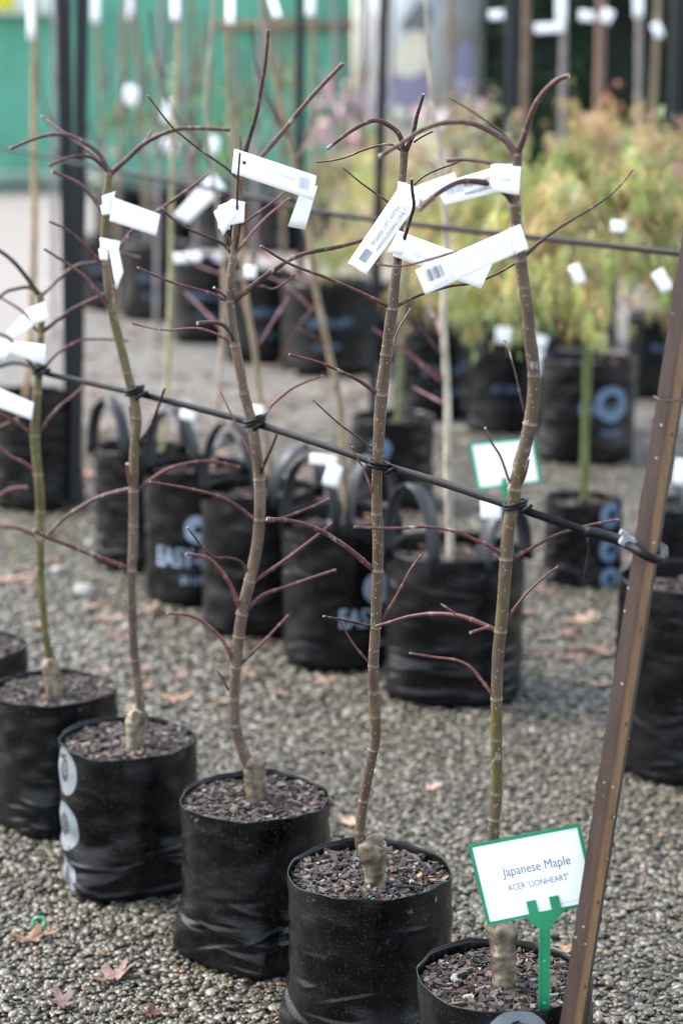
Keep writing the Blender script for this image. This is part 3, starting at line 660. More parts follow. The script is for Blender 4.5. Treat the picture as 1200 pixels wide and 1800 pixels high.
# ------------------------------------------------------------------ trees of the rows behind
def backtree(label, path, Y, colr, twigs=(), name='young_tree', cat='tree', lean=0):
    root = empty(name, P(path[0][0], path[0][1], Y)); tag(root, label, cat, 'slender trees in the rows behind')
    mb = MB(); px_tube(mb, path, Y, 0, lean, None, lambda t, l: mixc(colr, tuple(c * .8 for c in colr), t), 9, .16, .006, 6.0, None, [.12, .25, .37, .5, .62, .75, .88]); mb.build('trunk', M['bark'], root)
    for k, tw in enumerate(twigs):
        mb = MB(); n = len(tw) - 1
        pth_ = [(x, y, 5.5 - 2.5 * i / n) for i, (x, y) in enumerate(tw)]
        px_tube(mb, pth_, Y, 0, [.2, -.15, .1, -.25][k % 4], None, lambda t, l: (.085, .030, .034), 6, .2, .004, 6.0, None, [.3, .7]); mb.build('branch', M['twig'], root)
    return root
TAN = (.19, .145, .09); GRY = (.20, .18, .18); GRN = (.15, .20, .05); BRN = (.15, .092, .062)
bY = lambda k: BAGS[k].y
backtree('pale tree rising from the big wrinkled lift bag', [(792,988,15),(789,900,14),(786,800,14),(786,700,14),(779,560,13),(784,450,12),(780,350,11),(770,250,9),(757,150,8),(750,40,7),(748,-30,6)], bY('E'), (.33,.29,.23),
         [[(775,590),(765,560),(750,540)],[(772,620),(745,585),(722,552)],[(775,672),(715,620),(655,577)],[(775,664),(735,632),(695,600)],[(780,710),(752,695),(725,680)],[(780,340),(790,300),(800,270)]])
backtree('curved tan tree rising from the lift bag behind the slim maple', [(612,915,13),(606,850,13),(597,713,13),(580,630,13),(567,567,13),(553,497,12),(543,413,12),(525,330,11),(505,230,10),(480,120,9),(460,0,8),(455,-40,7)], bY('D'), TAN,
         [[(553,500),(513,480),(450,440)],[(508,523),(480,565),(456,605)],[(552,549),(513,510),(469,484)],[(565,600),(540,585),(510,570)],[(560,530),(525,575),(487,640)],[(510,250),(480,190),(455,130),(440,40)],[(515,290),(540,240),(555,160)]])
backtree('tan tree rising from the plain lift bag, behind the middle maple', [(483,872,11),(473,810,11),(457,697,11),(447,613,11),(435,540,10),(424,430,10),(412,300,9),(402,150,8),(396,0,8),(394,-40,7)], bY('C'), TAN,
         [[(440,570),(420,520),(400,488),(348,467),(313,441)],[(430,480),(455,440),(470,400)]])
backtree('thin tree rising from the bag with the lettering', [(372,850,9),(380,740,9),(388,640,9),(393,547,8),(390,420,8),(372,300,7),(362,180,6),(372,60,6),(376,-40,5)], bY('B'), (.28,.22,.17),
         [[(391,579),(365,553),(326,514)],[(372,300),(350,250),(300,190),(275,100),(262,20)],[(385,380),(420,330),(440,260)]])
backtree('greenish tan tree rising from the smallest lift bag', [(280,830,10),(290,740,10),(296,620,10),(300,500,10),(301,380,9),(306,240,9),(311,100,8),(313,-40,8)], bY('A'), (.27,.25,.14), [[(303,340),(330,290),(350,230)]])
backtree('tall tan stem rising from the dark bag by the leaning posts', [(46,700,12),(54,600,12),(59,480,12),(61,350,11),(60,200,11),(62,60,10),(63,-40,10)], bY('N'), (.30,.21,.115))
for i, (path, tone, lab) in enumerate([
 ([(192,470,8),(184,330,8),(176,160,8),(168,-40,8)], TAN, 'pale stem at the start of the far row'),
 ([(262,480,8),(256,340,8),(246,160,8),(232,-40,8)], TAN, 'pale stem in the far row below the big white blob of a tag'),
 ([(352,500,8),(338,350,7),(322,180,7),(318,-40,7)], GRY, 'grey stem in the middle of the far row'),
 ([(455,540,8),(432,380,8),(418,200,8),(408,-40,7)], BRN, 'brown stem in the far row behind the middle maple'),
 ([(560,560,9),(556,400,9),(552,220,8),(548,-40,8)], TAN, 'tan stem in the far row next to the thin black post')]):
    backtree(lab, path, bY('R%d' % i), tone, [[(path[2][0], path[2][1]), (path[2][0] + 30, path[2][1] - 60), (path[2][0] + 38, path[2][1] - 130)], [(path[1][0], path[1][1] - 60), (path[1][0] - 30, path[1][1] - 110), (path[1][0] - 40, path[1][1] - 180)]])
for i, (path, tone, Y, lab) in enumerate([
 ([(915,560,13),(918,350,13),(922,180,13),(926,-40,13)], BRN, bY('U2'), 'brown trunk beside the broad black post above the foliage'),
 ([(980,560,12),(984,350,12),(988,180,12),(992,-40,12)], GRY, bY('U2') + .8, 'silvery trunk with a level white tag'),
 ([(1040,540,18),(1046,350,18),(1052,180,18),(1058,-40,18)], BRN, bY('U3'), 'thickest brown trunk above the laceleaf maple'),
 ([(1112,560,12),(1116,350,12),(1121,180,12),(1124,-40,12)], GRY, bY('U3') - .6, 'grey trunk nearest the post at the corner'),
 ([(1132,560,10),(1140,350,10),(1148,180,10),(1158,-40,10)], TAN, bY('U3') + 1.2, 'tan trunk leaning behind the grey one'),
 ([(800,560,9),(796,350,9),(794,180,9),(792,-40,8)], BRN, bY('U1') + .4, 'brown stem in front of the picture banner'),
 ([(690,520,9),(694,350,9),(690,180,8),(688,-40,8)], GRY, bY('U0') + .4, 'pale grey stem by the pink shrubs')]):
    backtree(lab, [(path[0][0] - 1, ground_py(path[0][0], Y), path[0][2])] + path, Y, tone)
for i, (x, Y, tone) in enumerate([(95,12.5,GRY),(205,13.0,TAN),(275,12.0,GRY),(345,13.5,BRN),(445,12.5,GRY),(500,13.2,TAN),(590,12.8,GRY),(630,13.4,BRN)]):
    dx = rnd(-14, 14); y0 = 900 - (FPX * math.tan(PITCH - math.atan((CAM_H - .02) / Y)) * -1 if False else 0)
    b0 = P(x, 300, Y); b0.z = .02; d_ = b0 - CAM; py0 = 900 - d_.dot(UP) / d_.dot(FW) * FPX
    backtree('thin bare stem before the green fence, ' + ['furthest toward the leaning posts','rising past the first far bag','between the arching twigs of the second maple','behind the slanting white tag','just left of the middle maple top','right of the middle maple top','beside the thin black post','at the fence end by the pink flowers'][i], [(x, py0, 9), (x + dx * .4, 300, 9), (x + dx, 120, 8), (x + dx * 1.5, -40, 8)], Y, tone, [[(x + dx * .4, 290), (x + dx + 24, 220), (x + dx + 30, 130), (x + dx + 26, 30)], [(x + dx * .6, 230), (x + dx - 22, 170), (x + dx - 30, 90)], [(x + dx * .8, 170), (x + dx + 12, 100), (x + dx + 16, 20)]])
backtree('bright green bare stem in the bag behind the middle lift bags', [(698,790,11),(702,700,11),(706,600,10),(712,520,9),(716,430,7)], bY('G'), (.10,.11,.045), [[(712,520),(735,500),(750,470)]])

# ------------------------------------------------------------------ foliage
def leafy(name, label, cat, base, crown_c, rx, rz, n, cols, stem=None, stemcol=GRN, droop=1.0, seed=1, size=.05, ry=None, group=None, lobes=5, shape='dome'):
    root = empty(name, base); tag(root, label, cat, group); r = random.Random(seed); ry = ry or rx
    if stem:
        mb = MB(); q = [(*p, rr) for p, rr in stem]; sm = catmull([(p.x, p.y, p.z, rr) for p, rr in stem], .03)
        L = len(sm); tube(mb, [Vector(p[:3]) for p in sm], [p[3] * (1 + .15 * math.exp(-((i % 9) - 4) ** 2)) for i, p in enumerate(sm)], 10, stemcol); mb.build('trunk', M['bark'], root)
        mb = MB(); top = stem[-1][0]
        for k in range(14):
            a = r.uniform(0, 6.283); e = crown_c + Vector((math.cos(a) * rx * .8, math.sin(a) * ry * .8, r.uniform(-.35, .3) * rz)); mid = (top + e) / 2 + Vector((0, 0, rz * .45))
            pts = catmull([(*top, .006), (*mid, .004), (*e, .002)], .05); tube(mb, [Vector(p[:3]) for p in pts], [p[3] for p in pts], 5, (.12, .06, .04))
        mb.build('branch', M['twig'], root)
    mb = MB()
    clumps = []
    for k in range(max(8, n // 85)):
        a = r.uniform(0, 6.283); q = math.sqrt(r.random())
        if shape == 'dome': z = (1 - q * q) * r.uniform(.35, 1.0) - q * r.uniform(.1, .8)
        else: z = r.uniform(-1, 1) * math.sqrt(max(0, 1 - q * q)) 
        clumps.append((Vector((crown_c.x + math.cos(a) * q * rx, crown_c.y + math.sin(a) * q * ry, crown_c.z + z * rz)), r.uniform(.6, 1.25), r.choice(cols), r.uniform(.7, 1.25)))
    for i in range(n):
        cc, cs_, cl, kk = r.choice(clumps); s = size * r.uniform(.6, 1.3)
        p = cc + Vector((r.gauss(0, .34), r.gauss(0, .34), r.gauss(0, .42))) * size * 2.7 * cs_
        out = Vector((p.x - crown_c.x, p.y - crown_c.y, 0)); out = out.normalized() if out.length > 1e-3 else Vector((1, 0, 0))
        main = (out * r.uniform(.2, 1) + Vector((r.uniform(-.6, .6), r.uniform(-.6, .6), -droop * r.uniform(.5, 1.6)))).normalized()
        sd = main.cross(Vector((r.uniform(-1, 1), r.uniform(-1, 1), .4))).normalized(); c = tuple(x * kk * r.uniform(.75, 1.25) for x in cl)
        for j in range(lobes):
            if lobes > 1 and r.random() < .25: continue
            ang = (j - (lobes - 1) / 2) * (1.9 / lobes) + r.uniform(-.12, .12); d = (main * math.cos(ang) + sd * math.sin(ang)).normalized(); ln = s * (1 - .09 * abs(j - (lobes - 1) / 2)) * r.uniform(.7, 1.2); wd = sd * math.cos(ang) - main * math.sin(ang)
            dn = Vector((0, 0, -s * .22 * droop)); wk = s * (.042 if lobes > 1 else .3)
            mb.add([p, p + d * ln * .5 + wd * wk, p + d * ln + dn, p + d * ln * .5 - wd * wk], [(0, 1, 2, 3)], c)
    mb.build('crown', M['foliage'], root, False); return root
LIME = [(.36, .345, .13), (.39, .36, .14), (.29, .30, .11), (.42, .34, .17), (.36, .33, .14), (.38, .30, .14), (.20, .22, .07)]
REDY = [(.33, .29, .13), (.28, .29, .10), (.35, .27, .15), (.31, .22, .14), (.37, .33, .18), (.26, .28, .10)]
k = BAGS['K']; ky = k.y
def stem_px(pts, Y):
    if pts[0][1] < 600: pts = [(pts[0][0], ground_py(pts[0][0], Y), pts[0][2])] + pts
    return [(P(x, y, Y), w_ / 2 / PPM(P(x, y, Y))) for x, y, w_ in pts]
leafy('laceleaf_maple', 'weeping laceleaf maple with fine lime-yellow leaves and a green stem', 'maple tree', (k.x, ky, .24), P(1038, 428, ky), .40, .33, 5200, LIME, stem_px([(1026,885,15),(1027,800,15),(1030,700,15),(1034,600,15),(1040,530,13),(1040,440,10)], ky), (.085, .105, .030), 1.9, 4, .046, lobes=7)
iy = BAGS['I'].y
leafy('laceleaf_maple', 'smaller laceleaf maple on a green stem behind the olive-green sapling', 'maple tree', (BAGS['I'].x, iy, .4), P(880, 430, iy),   .46, .34, 2300, LIME + REDY[:2], stem_px([(848,660,15),(846,620,15),(845,560,14),(850,500,12),(870,440,9)], iy), (.085, .10, .032), 1.7, 5, .066, lobes=7)
ly = 7.4
leafy('laceleaf_maple', 'laceleaf maple with reddish tips cut by the picture edge', 'maple tree', tuple(P(1230, 900, ly)), P(1190, 350, ly), .33, .34, 2700, LIME + REDY, stem_px([(1232,930,16),(1230,700,16),(1215,430,12)], ly), (.2, .17, .07), 1.6, 6, .055, lobes=7)
leafy('maple_shrub', 'upright leafy maple with red tips above the laceleaf maple', 'maple tree', tuple(P(1060, 560, 10.2)), P(1065, 300, 10.2), .24, .24, 700, LIME + [(.36, .22, .13)], stem_px([(1060,560,10),(1062,320,8)], 10.2), (.2, .17, .07), 1.0, 7, .085)
leafy('maple_shrub', 'airy pinkish maple shrub between the saplings and the laceleaf maple', 'shrub', tuple(P(800, 560, 10.0)), P(790, 330, 10.0), .55, .38, 1500, REDY, stem_px([(800,560,10),(800,340,7)], 10.0), (.2, .14, .1), .6, 8, .075)
leafy('maple_shrub', 'sparse yellow-red shrub behind the slim brown maple', 'shrub', tuple(P(650, 520, 11.5)), P(640, 350, 11.5), .5, .42, 800, REDY, stem_px([(650,520,8),(645,370,6)], 11.5), (.2, .14, .1), .6, 9, .08)
leafy('maple_shrub', 'yellow-green shrub spreading below the wire behind the saplings', 'shrub', tuple(P(730, 560, 12.5)), P(720, 420, 12.5), .5, .33, 1200, REDY + LIME[:3], stem_px([(730,560,8),(725,430,6)], 12.5), (.2, .14, .1), .6, 10, .08)
PINK = [(.40, .20, .27), (.30, .26, .24), (.10, .16, .06), (.07, .13, .05), (.48, .36, .36)]
leafy('flowering_shrub', 'pink-flowered shrub in front of the green fence', 'shrub', tuple(GZ(635, 420)), P(640, 235, GZ(635, 420).y), .40, .45, 120, PINK, None, seed=11, size=.16, lobes=1, shape='ball', droop=.2)
leafy('flowering_shrub', 'pink and white flowered shrub below the picture banner', 'shrub', tuple(GZ(725, 410)), P(715, 270, GZ(725, 410).y), .6, .5, 300, PINK[2:] + [(.4, .36, .30), (.3, .25, .2)], None, seed=12, size=.16, lobes=1, shape='ball', droop=.2)
GRN2 = [(.05, .11, .04), (.09, .16, .05), (.13, .19, .09), (.30, .30, .26)]
leafy('garden_shrub', 'green twiggy shrub dotted pale, in front of the fence', 'shrub', tuple(GZ(290, 400)), P(285, 225, GZ(290, 400).y), .8, .9, 260, GRN2, None, seed=13, size=.13, lobes=1, shape='ball', droop=.2)
leafy('garden_shrub', 'thin green shrub in front of the fence behind the middle maple', 'shrub', tuple(GZ(450, 395)), P(440, 230, GZ(450, 395).y), .9, .9, 300, GRN2, None, seed=14, size=.13, lobes=1, shape='ball', droop=.2)

# ------------------------------------------------------------------ fence, banner, hedge at the back
FY = 29.0
fence = empty('cloth_fence', (P(300, 335, FY).x, FY, 0)); tag(fence, 'green cloth-covered fence along the far side of the yard', 'fence')
M['cloth'] = simple('green_cloth', (.075, .245, .165), .75, .22, 1.4, .25)
x0, x1 = P(-760, 300, FY).x, P(622, 300, FY).x; npan = 8; pw = (x1 - x0) / npan
for i in range(npan):
    mb = MB(); vs_ = []; fs = []; nu, nv = 26, 30
    for d in (0, .02):
        for j in range(nv + 1):
            for q in range(nu + 1):
                x = x0 + pw * (i + q / nu * .992); z = .28 + 3.6 * j / nv
                vs_.append((x, FY + d + .045 * noise.noise(Vector((x * 1.4, z * .7, 2))) + .02 * noise.noise(Vector((x * 5, z * 1.2, 5))), z))
    o2 = (nu + 1) * (nv + 1)
    for j in range(nv):
        for q in range(nu):
            a = j * (nu + 1) + q; fs.append((a, a + 1, a + nu + 2, a + nu + 1)); fs.append((o2 + a + nu + 1, o2 + a + nu + 2, o2 + a + 1, o2 + a))
    mb.add(vs_, fs); mb.build('cloth_panel', M['cloth'], fence)
M['timber'] = simple('weathered_timber', (.16, .12, .06), .8, .3, 6)
for i in range(npan + 1):
    mb = MB(); box(mb, (x0 + pw * i - (.06 if i == npan else 0), FY + .16, 2.0), (.1, .1, 4.0)); mb.build('post', M['timber'], fence)
zr = P(500, 45, FY).z
mb = MB(); box(mb, ((P(380, 45, FY).x + x1) / 2, FY - .10, zr), (x1 - P(380, 45, FY).x, .06, .13)); mb.build('rail', M['timber'], fence)
mb = MB(); box(mb, ((x0 + x1) / 2, FY + .02, .14), (x1 - x0, .05, .26)); mb.build('base_board', simple('base_board', (.10, .16, .12), .8, .3, 3), fence)
# notice board top left
nb = empty('notice_board', tuple(P(50, 5, FY - .3))); tag(nb, 'white and yellow board fixed high on the green fence', 'sign')
a, b_ = P(-60, 26, FY - .25), P(112, 26, FY - .25)
mb = MB(); box(mb, ((a.x + b_.x) / 2, FY - .25, a.z + .45), (b_.x - a.x, .04, .9)); mb.build('panel', simple('board_white', (.62, .74, .70), .6, .06, 2), nb)
a, b_ = P(-20, 24, FY - .29), P(26, 24, FY - .29)
mb = MB(); box(mb, ((a.x + b_.x) / 2, FY - .285, a.z + .34), (b_.x - a.x, .02, .6)); mb.build('yellow_patch', simple('board_yellow', (.70, .66, .05), .6, .05, 2), nb)
# picture banner
BY = 27.5
def banner_mat():
    m, nt, bs = newmat('picture_banner'); tc = N(nt, 'ShaderNodeTexCoord')
    n = noise_n(nt, tc.outputs['Object'], .95, 3, .5); n.inputs['Distortion'].default_value = .6
    r = ramp(nt, n.outputs[0], [(.30, (.11, .11, .15)), (.42, (.22, .22, .26)), (.50, (.32, .35, .35)), (.60, (.40, .43, .41)), (.74, (.36, .32, .27))])
    nt.links.new(r.outputs[0], bs.inputs['Base Color']); bs.inputs['Roughness'].default_value = .55; return m
bn = empty('picture_banner', tuple(P(735, 330, BY))); tag(bn, 'pale printed picture banner between the fence and the dark hedge', 'banner')
a, b_ = P(628, 200, BY), P(848, 200, BY); bw = b_.x - a.x
mb = MB(); box(mb, ((a.x + b_.x) / 2, BY, 2.3), (bw, .05, 3.2)); mb.build('panel', banner_mat(), bn)
def blob(name, px, py, rw, rh, colr, yoff):
    c = P(px, py, BY); mb = MB(); vs_ = []; n = 28
    for i in range(n):
        t = 2 * math.pi * i / n; q = 1 + .18 * math.sin(2 * t + px) + .1 * math.sin(3 * t + py); vs_.append((c.x + rw * q * math.cos(t), BY - .026 - yoff, c.z + rh * q * math.sin(t)))
    mb.add(vs_, [tuple(range(n))]); mb.build(name, simple(name + str(px), colr, .55, .12, 2), bn)
blob('cream_patch', 722, 98, .24, .27, (.50, .47, .36), .002)
blob('violet_patch', 715, 155, .40, .22, (.16, .145, .22), .001)
blob('violet_patch', 815, 130, .16, .36, (.18, .18, .28), .001)
blob('dark_patch', 735, 35, .20, .20, (.10, .12, .12), .001)
for px in (628, 848):
    mb = MB(); c = P(px, 200, BY); box(mb, (c.x, BY + .04, 2.0), (.06, .06, 4.0)); mb.build('frame_post', M['timber'], bn)
HY = 26.0
hd = empty('hedge', (P(1030, 300, HY).x, HY, 0)); tag(hd, 'tall dark evergreen hedge behind the trunks', 'hedge')
r = random.Random(3); xa, xb = P(852, 200, HY).x, P(2300, 200, HY).x
mb = MB(); nx, nz = 100, 30; vs_ = []; fs = []
for j in range(nz + 1):
    for i in range(nx + 1):
        x = xa + .15 + (xb - xa - .3) * i / nx; z = 5.2 * j / nz
        vs_.append((x, HY + .35 + .3 * noise.noise(Vector((x * 1.1, z * 1.1, 7))), z))
for j in range(nz):
    for i in range(nx): a = j * (nx + 1) + i; fs.append((a, a + 1, a + nx + 2, a + nx + 1))
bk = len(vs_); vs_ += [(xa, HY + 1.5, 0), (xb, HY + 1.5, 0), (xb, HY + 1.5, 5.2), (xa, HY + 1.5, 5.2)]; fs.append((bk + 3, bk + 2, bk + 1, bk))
mb.add(vs_, fs, (.004, .007, .004)); mb.build('dark_core', M['hedge'], hd)  # near-black core sheet behind the leaves
mb = MB()
for i in range(22000):
    x = r.uniform(xa, xb); z = r.uniform(0, 5.3); q = noise.noise(Vector((x * 1.3, z * 1.3, 1)))
    if q < -.18 and r.random() < .8: continue
    p = Vector((x, HY + .25 - .35 * q + r.uniform(-.15, .15), z)); s = r.uniform(.06, .15); d = Vector((r.uniform(-1, 1), r.uniform(-.6, .2), r.uniform(-1, .5))).normalized(); sd = d.cross(Vector((r.uniform(-1, 1), 1, r.uniform(-1, 1)))).normalized()
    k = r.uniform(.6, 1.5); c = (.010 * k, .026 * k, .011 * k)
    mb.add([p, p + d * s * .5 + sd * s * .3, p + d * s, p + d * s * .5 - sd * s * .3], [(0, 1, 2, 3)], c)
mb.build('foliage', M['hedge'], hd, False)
# backdrop trees left open: far boundary beyond the fence stays hidden

# ------------------------------------------------------------------ black posts
def post(label, pb, pt_, Y, wpx, lean=0):
    a = P(pb[0], pb[1], Y); a.z = max(a.z, -.02); b2 = P(pt_[0], pt_[1], Y + lean); mb = MB(); wd = wpx / PPM(a)
    n = 12; pts = [a + (b2 - a) * (i / n) for i in range(n + 1)]; vs_ = []; fs = []
    for p in pts:
        for sx, sy in ((-.5, -.5), (.5, -.5), (.5, .5), (-.5, .5)): vs_.append((p.x + sx * wd, p.y + sy * wd, p.z))
    for i in range(n):
        for k in range(4): k2 = (k + 1) % 4; fs.append((i * 4 + k, i * 4 + k2, i * 4 + 4 + k2, i * 4 + 4 + k))
    fs += [(3, 2, 1, 0), tuple(n * 4 + k for k in range(4))]
    mb.add(vs_, fs); root = empty('support_post', tuple(a)); tag(root, label, 'post', 'black support posts'); mb.build('tube', M['blackpost'], root, False)
    mb = MB(); box(mb, b2 + Vector((0, 0, .004)), (wd * 1.15, wd * 1.15, .008)); mb.build('cap', M['blackpost'], root, False)
gy = lambda px, py: GZ(px, py).y
post('upright black post of the leaning pair at the dark bag', (128, 893), (112, -60), gy(128, 893), 21)
post('black post leaning to the other side, crossing the upright one', (134, 897), (146, -60), gy(134, 897), 19)
post('thin black post in front of the green fence', (528, 642), (528, -60), gy(528, 642), 13)
post('black post in front of the banner edge, behind the slim brown maple', (653, 795), (677, -60), gy(653, 795), 15)
post('broad black post in front of the hedge edge', (892, 640), (902, -60), gy(892, 640), 20)
post('black post near the upper corner behind the foliage', (1172, 640), (1192, -60), gy(1172, 640), 18)

# ------------------------------------------------------------------ lines, ties, clip, rusty post
LINE = [(-70,655,4.80,7),(0,643,4.60,7),(22,637,4.52,7),(50,641,4.36,8),(80,656,Y1+.020,8),(130,667,4.11,8),(200,683,3.96,8),(240,691,Y2+.020,9),(300,706,3.80,9),(446,744,Y3+.020,10),(560,780,3.35,10),(674,818,Y4+.020,11),(780,850,3.0,12),(905,892,Y5+.020,12),(1030,933,2.74,12),(1100,957,2.66,12)]
def cable(name, label, cat, pts, mat, flat=.62, seg=10):
    sm = catmull([(a, b, c, d * 1.3) for a, b, c, d in pts], 8.0); mb = MB(); W = [P(x, y, Y) for x, y, Y, w_ in sm]
    tube(mb, W, [w_ / 2 / PPM(p) for (x, y, Y, w_), p in zip(sm, W)], seg, (1, 1, 1), flat=flat, up0=Vector((0, 0, 1)))
    o = mb.build(name, mat); return tag(o, label, cat)
# PPM-sized catmull uses the first three numbers as the place; depth units are tiny next to pixels
cable('support_line', 'black rubber line strung along the front row of maples to the rusty post', 'line', LINE, M['rubber'])
def ring_tie(label, px, py, Y, rpx, tilt, knot):
    c = P(px, py, Y); k = PPM(c); root = empty('trunk_tie', tuple(c)); tag(root, label, 'tie', 'black ties holding the maples to the line')
    for j, (dz, rr) in enumerate(((0, 1.0), (-7, 1.06))):
        pts = []
        for i in range(29):
            a = 2 * math.pi * i / 28; pts.append(c + Vector((math.cos(a) * rpx * rr / k + (3 / k), math.sin(a) * rpx * rr / k, (-dz + tilt * math.cos(a) * rpx) / k * 1.0 + (.0))))
        mb = MB(); tube(mb, pts, [2.9 / k] * 29, 8, (1, 1, 1), False, False); mb.build('loop', M['rubber'], root)
    a = c + Vector((knot[0] / k, -rpx / k, -knot[1] / k)); mb = MB()
    kn = [a + Vector((-9 / k, 0, -4 / k)), a + Vector((-2 / k, -4 / k, 3 / k)), a + Vector((5 / k, -3 / k, 6 / k)), a + Vector((10 / k, 2 / k, 9 / k))]
    tube(mb, [Vector(p[:3]) for p in catmull([(*p, 0) for p in kn], .002)], [3.6 / k] * len(catmull([(*p, 0) for p in kn], .002)), 8, (1, 1, 1)); mb.build('knot', M['rubber'], root)
ring_tie('black tie round the olive-green maple', 902, 890, Y5, 19, .25, (20, 4))
ring_tie('black tie with a stubby knot round the slim brown maple', 663, 820, Y4, 17, -.2, (24, 6))
ring_tie('black looped tie round the tan middle maple', 445, 743, Y3, 17, .35, (10, 6))
ring_tie('black tie with loose ends round the cream-grafted maple', 234, 690, Y2, 15, .3, (16, 6))
ring_tie('black tie by the white tags on the green-stemmed maple', 67, 653, Y1, 11, .3, (12, 4))
# rusty post: Y-section picket leaning towards the corner
PYd = 2.64
def post_pt(py, fx): return P(1263 - .155 * py + fx, py, PYd)       # fx = 0 at the left edge
kpost = PPM(P(1100, 1000, PYd)); root = empty('steel_post', tuple(P(985, 1800, PYd))); tag(root, 'rusty brown steel picket leaning in front of the signed bag', 'post')
top = P(1263 - .155 * -60, -60, PYd); low = P(1263 - .155 * 2010, 2010, PYd); ax = (top - low).normalized()
sdv = Vector((1, 0, 0)); sdv = (sdv - ax * sdv.dot(ax)).normalized(); dpt = ax.cross(sdv)      # dpt points away from the camera
if dpt.y < 0: dpt = -dpt
U = 1 / kpost
prof = [(-1, 16), (30, 0), (44, 17), (49, 15), (49, 19), (43, 22), (30, 5), (2, 20)]   # px-sized outline: left flange, ridge, right flange with a bead
cprof = [(.075, .046, .040), (.115, .066, .042), (.27, .155, .060), (.060, .036, .030), (.05, .03, .025), (.05, .03, .025), (.07, .042, .035), (.06, .038, .033)]
def post_piece(name, idx, colr):
    mb = MB(); n = 60; vs_ = []; fs = []; cs = []; m = len(idx)
    for i in range(n + 1):
        p = low + (top - low) * (i / n)
        for q in idx: vs_.append(p + sdv * (q[0] * U) + dpt * (q[1] * U)); cs.append(q[2])
    for i in range(n):
        for k in range(m): k2 = (k + 1) % m; fs.append((i * m + k, i * m + k2, i * m + m + k2, i * m + m + k))
    fs += [tuple(range(m - 1, -1, -1)), tuple(n * m + k for k in range(m))]
    mb.add(vs_, fs, cs); mb.build(name, M['rust'], root, False)
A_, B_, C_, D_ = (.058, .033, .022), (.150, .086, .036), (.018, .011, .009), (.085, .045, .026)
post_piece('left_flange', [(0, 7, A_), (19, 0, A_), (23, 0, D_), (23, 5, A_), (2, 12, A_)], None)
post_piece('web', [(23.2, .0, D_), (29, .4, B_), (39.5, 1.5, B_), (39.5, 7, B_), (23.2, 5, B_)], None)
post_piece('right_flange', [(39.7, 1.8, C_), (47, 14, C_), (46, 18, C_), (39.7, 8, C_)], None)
for py in (1700, 1540, 1380, 1210, 1040, 700, 560):
    p = low + (top - low) * ((2010 - py) / 2070); c = p + sdv * (35 * U) + dpt * (.9 * U); mb = MB()
    nrm = (sdv * 1.1 - dpt * 8.5).normalized(); tv = (sdv * 8.5 + dpt * 1.1).normalized()
    vs_ = [c + nrm * .0006 + tv * (1.8 * U * math.cos(t * .785)) + ax * (4.2 * U * math.sin(t * .785)) for t in range(8)]; vs_ += [v - nrm * .002 for v in vs_]
    mb.add(vs_, [tuple(range(8)), tuple(range(15, 7, -1))] + [(t, 8 + t, 8 + (t + 1) % 8, (t + 1) % 8) for t in range(8)]); mb.build('bolt_hole', M['ink'], root, False)
# wire twist on the post
mb = MB(); pp = [P(1148, 697, PYd - .004), P(1160, 703, PYd - .012), P(1182, 704, PYd - .006), P(1205, 703, PYd + .004)]
tube(mb, pp, [1.6 * U] * 4, 6, (.10, .05, .025)); o = mb.build('twisted_wire', M['rust']); tag(o, 'short rusty wire wrapped round the upper part of the steel picket', 'wire')
# end of the line: sleeve, loop round the post, clip, string
LP = [(1028,934,2.69,15),(1050,938,2.685,15),(1080,945,2.675,14),(1105,955,2.66,14)]
cable('tube_sleeve', 'short thick black sleeve where the line doubles back by the rusty post', 'tube', LP, M['rubber'], .9)
cable('tube_loop', 'black tube hooked round the rusty post', 'tube', [(1098,956,2.655,13),(1120,968,2.618,13),(1140,979,2.61,13),(1158,984,2.622,13),(1167,977,2.66,12),(1166,964,2.69,12),(1150,955,2.70,12)], M['rubber'], .95)
mb = MB(); c = P(1102, 952, 2.648); rot = Matrix.Rotation(.55, 3, 'Y')
box(mb, c, (27 * U, 15 * U, 22 * U), rot); o = mb.build('tube_clip', M['clip'], None, False); tag(o, 'grey plastic clip joining the tubes beside the rusty post', 'clip')
md = o.modifiers.new('b', 'BEVEL'); md.width = .003; md.segments = 3
mb = MB(); c2 = P(1096, 938, 2.645); box(mb, c2, (15 * U, 10 * U, 9 * U), rot); lug = mb.build('lug', M['clip'], None, False); lug.parent = o
st = [(1033,945,2.68,4),(1034,965,2.68,4),(1031,990,2.68,4),(1028,1010,2.68,5),(1027,1022,2.68,3)]
cable('loose_string', 'black string hanging from the thick sleeve', 'string', st, M['rubber'], 1.0, 6)
WIRE = [(-40,250,7.4,5),(150,290,6.7,5),(300,318,6.2,6),(450,348,5.8,6),(560,372,5.5,7),(700,391,5.2,7),(850,408,5.0,8),(1000,424,4.75,8),(1190,445,4.5,9),(1300,457,4.4,9)]
cable('support_line', 'dark blurred wire crossing behind the saplings in front of the foliage', 'line', WIRE, M['rubber'], 1.0, 8)

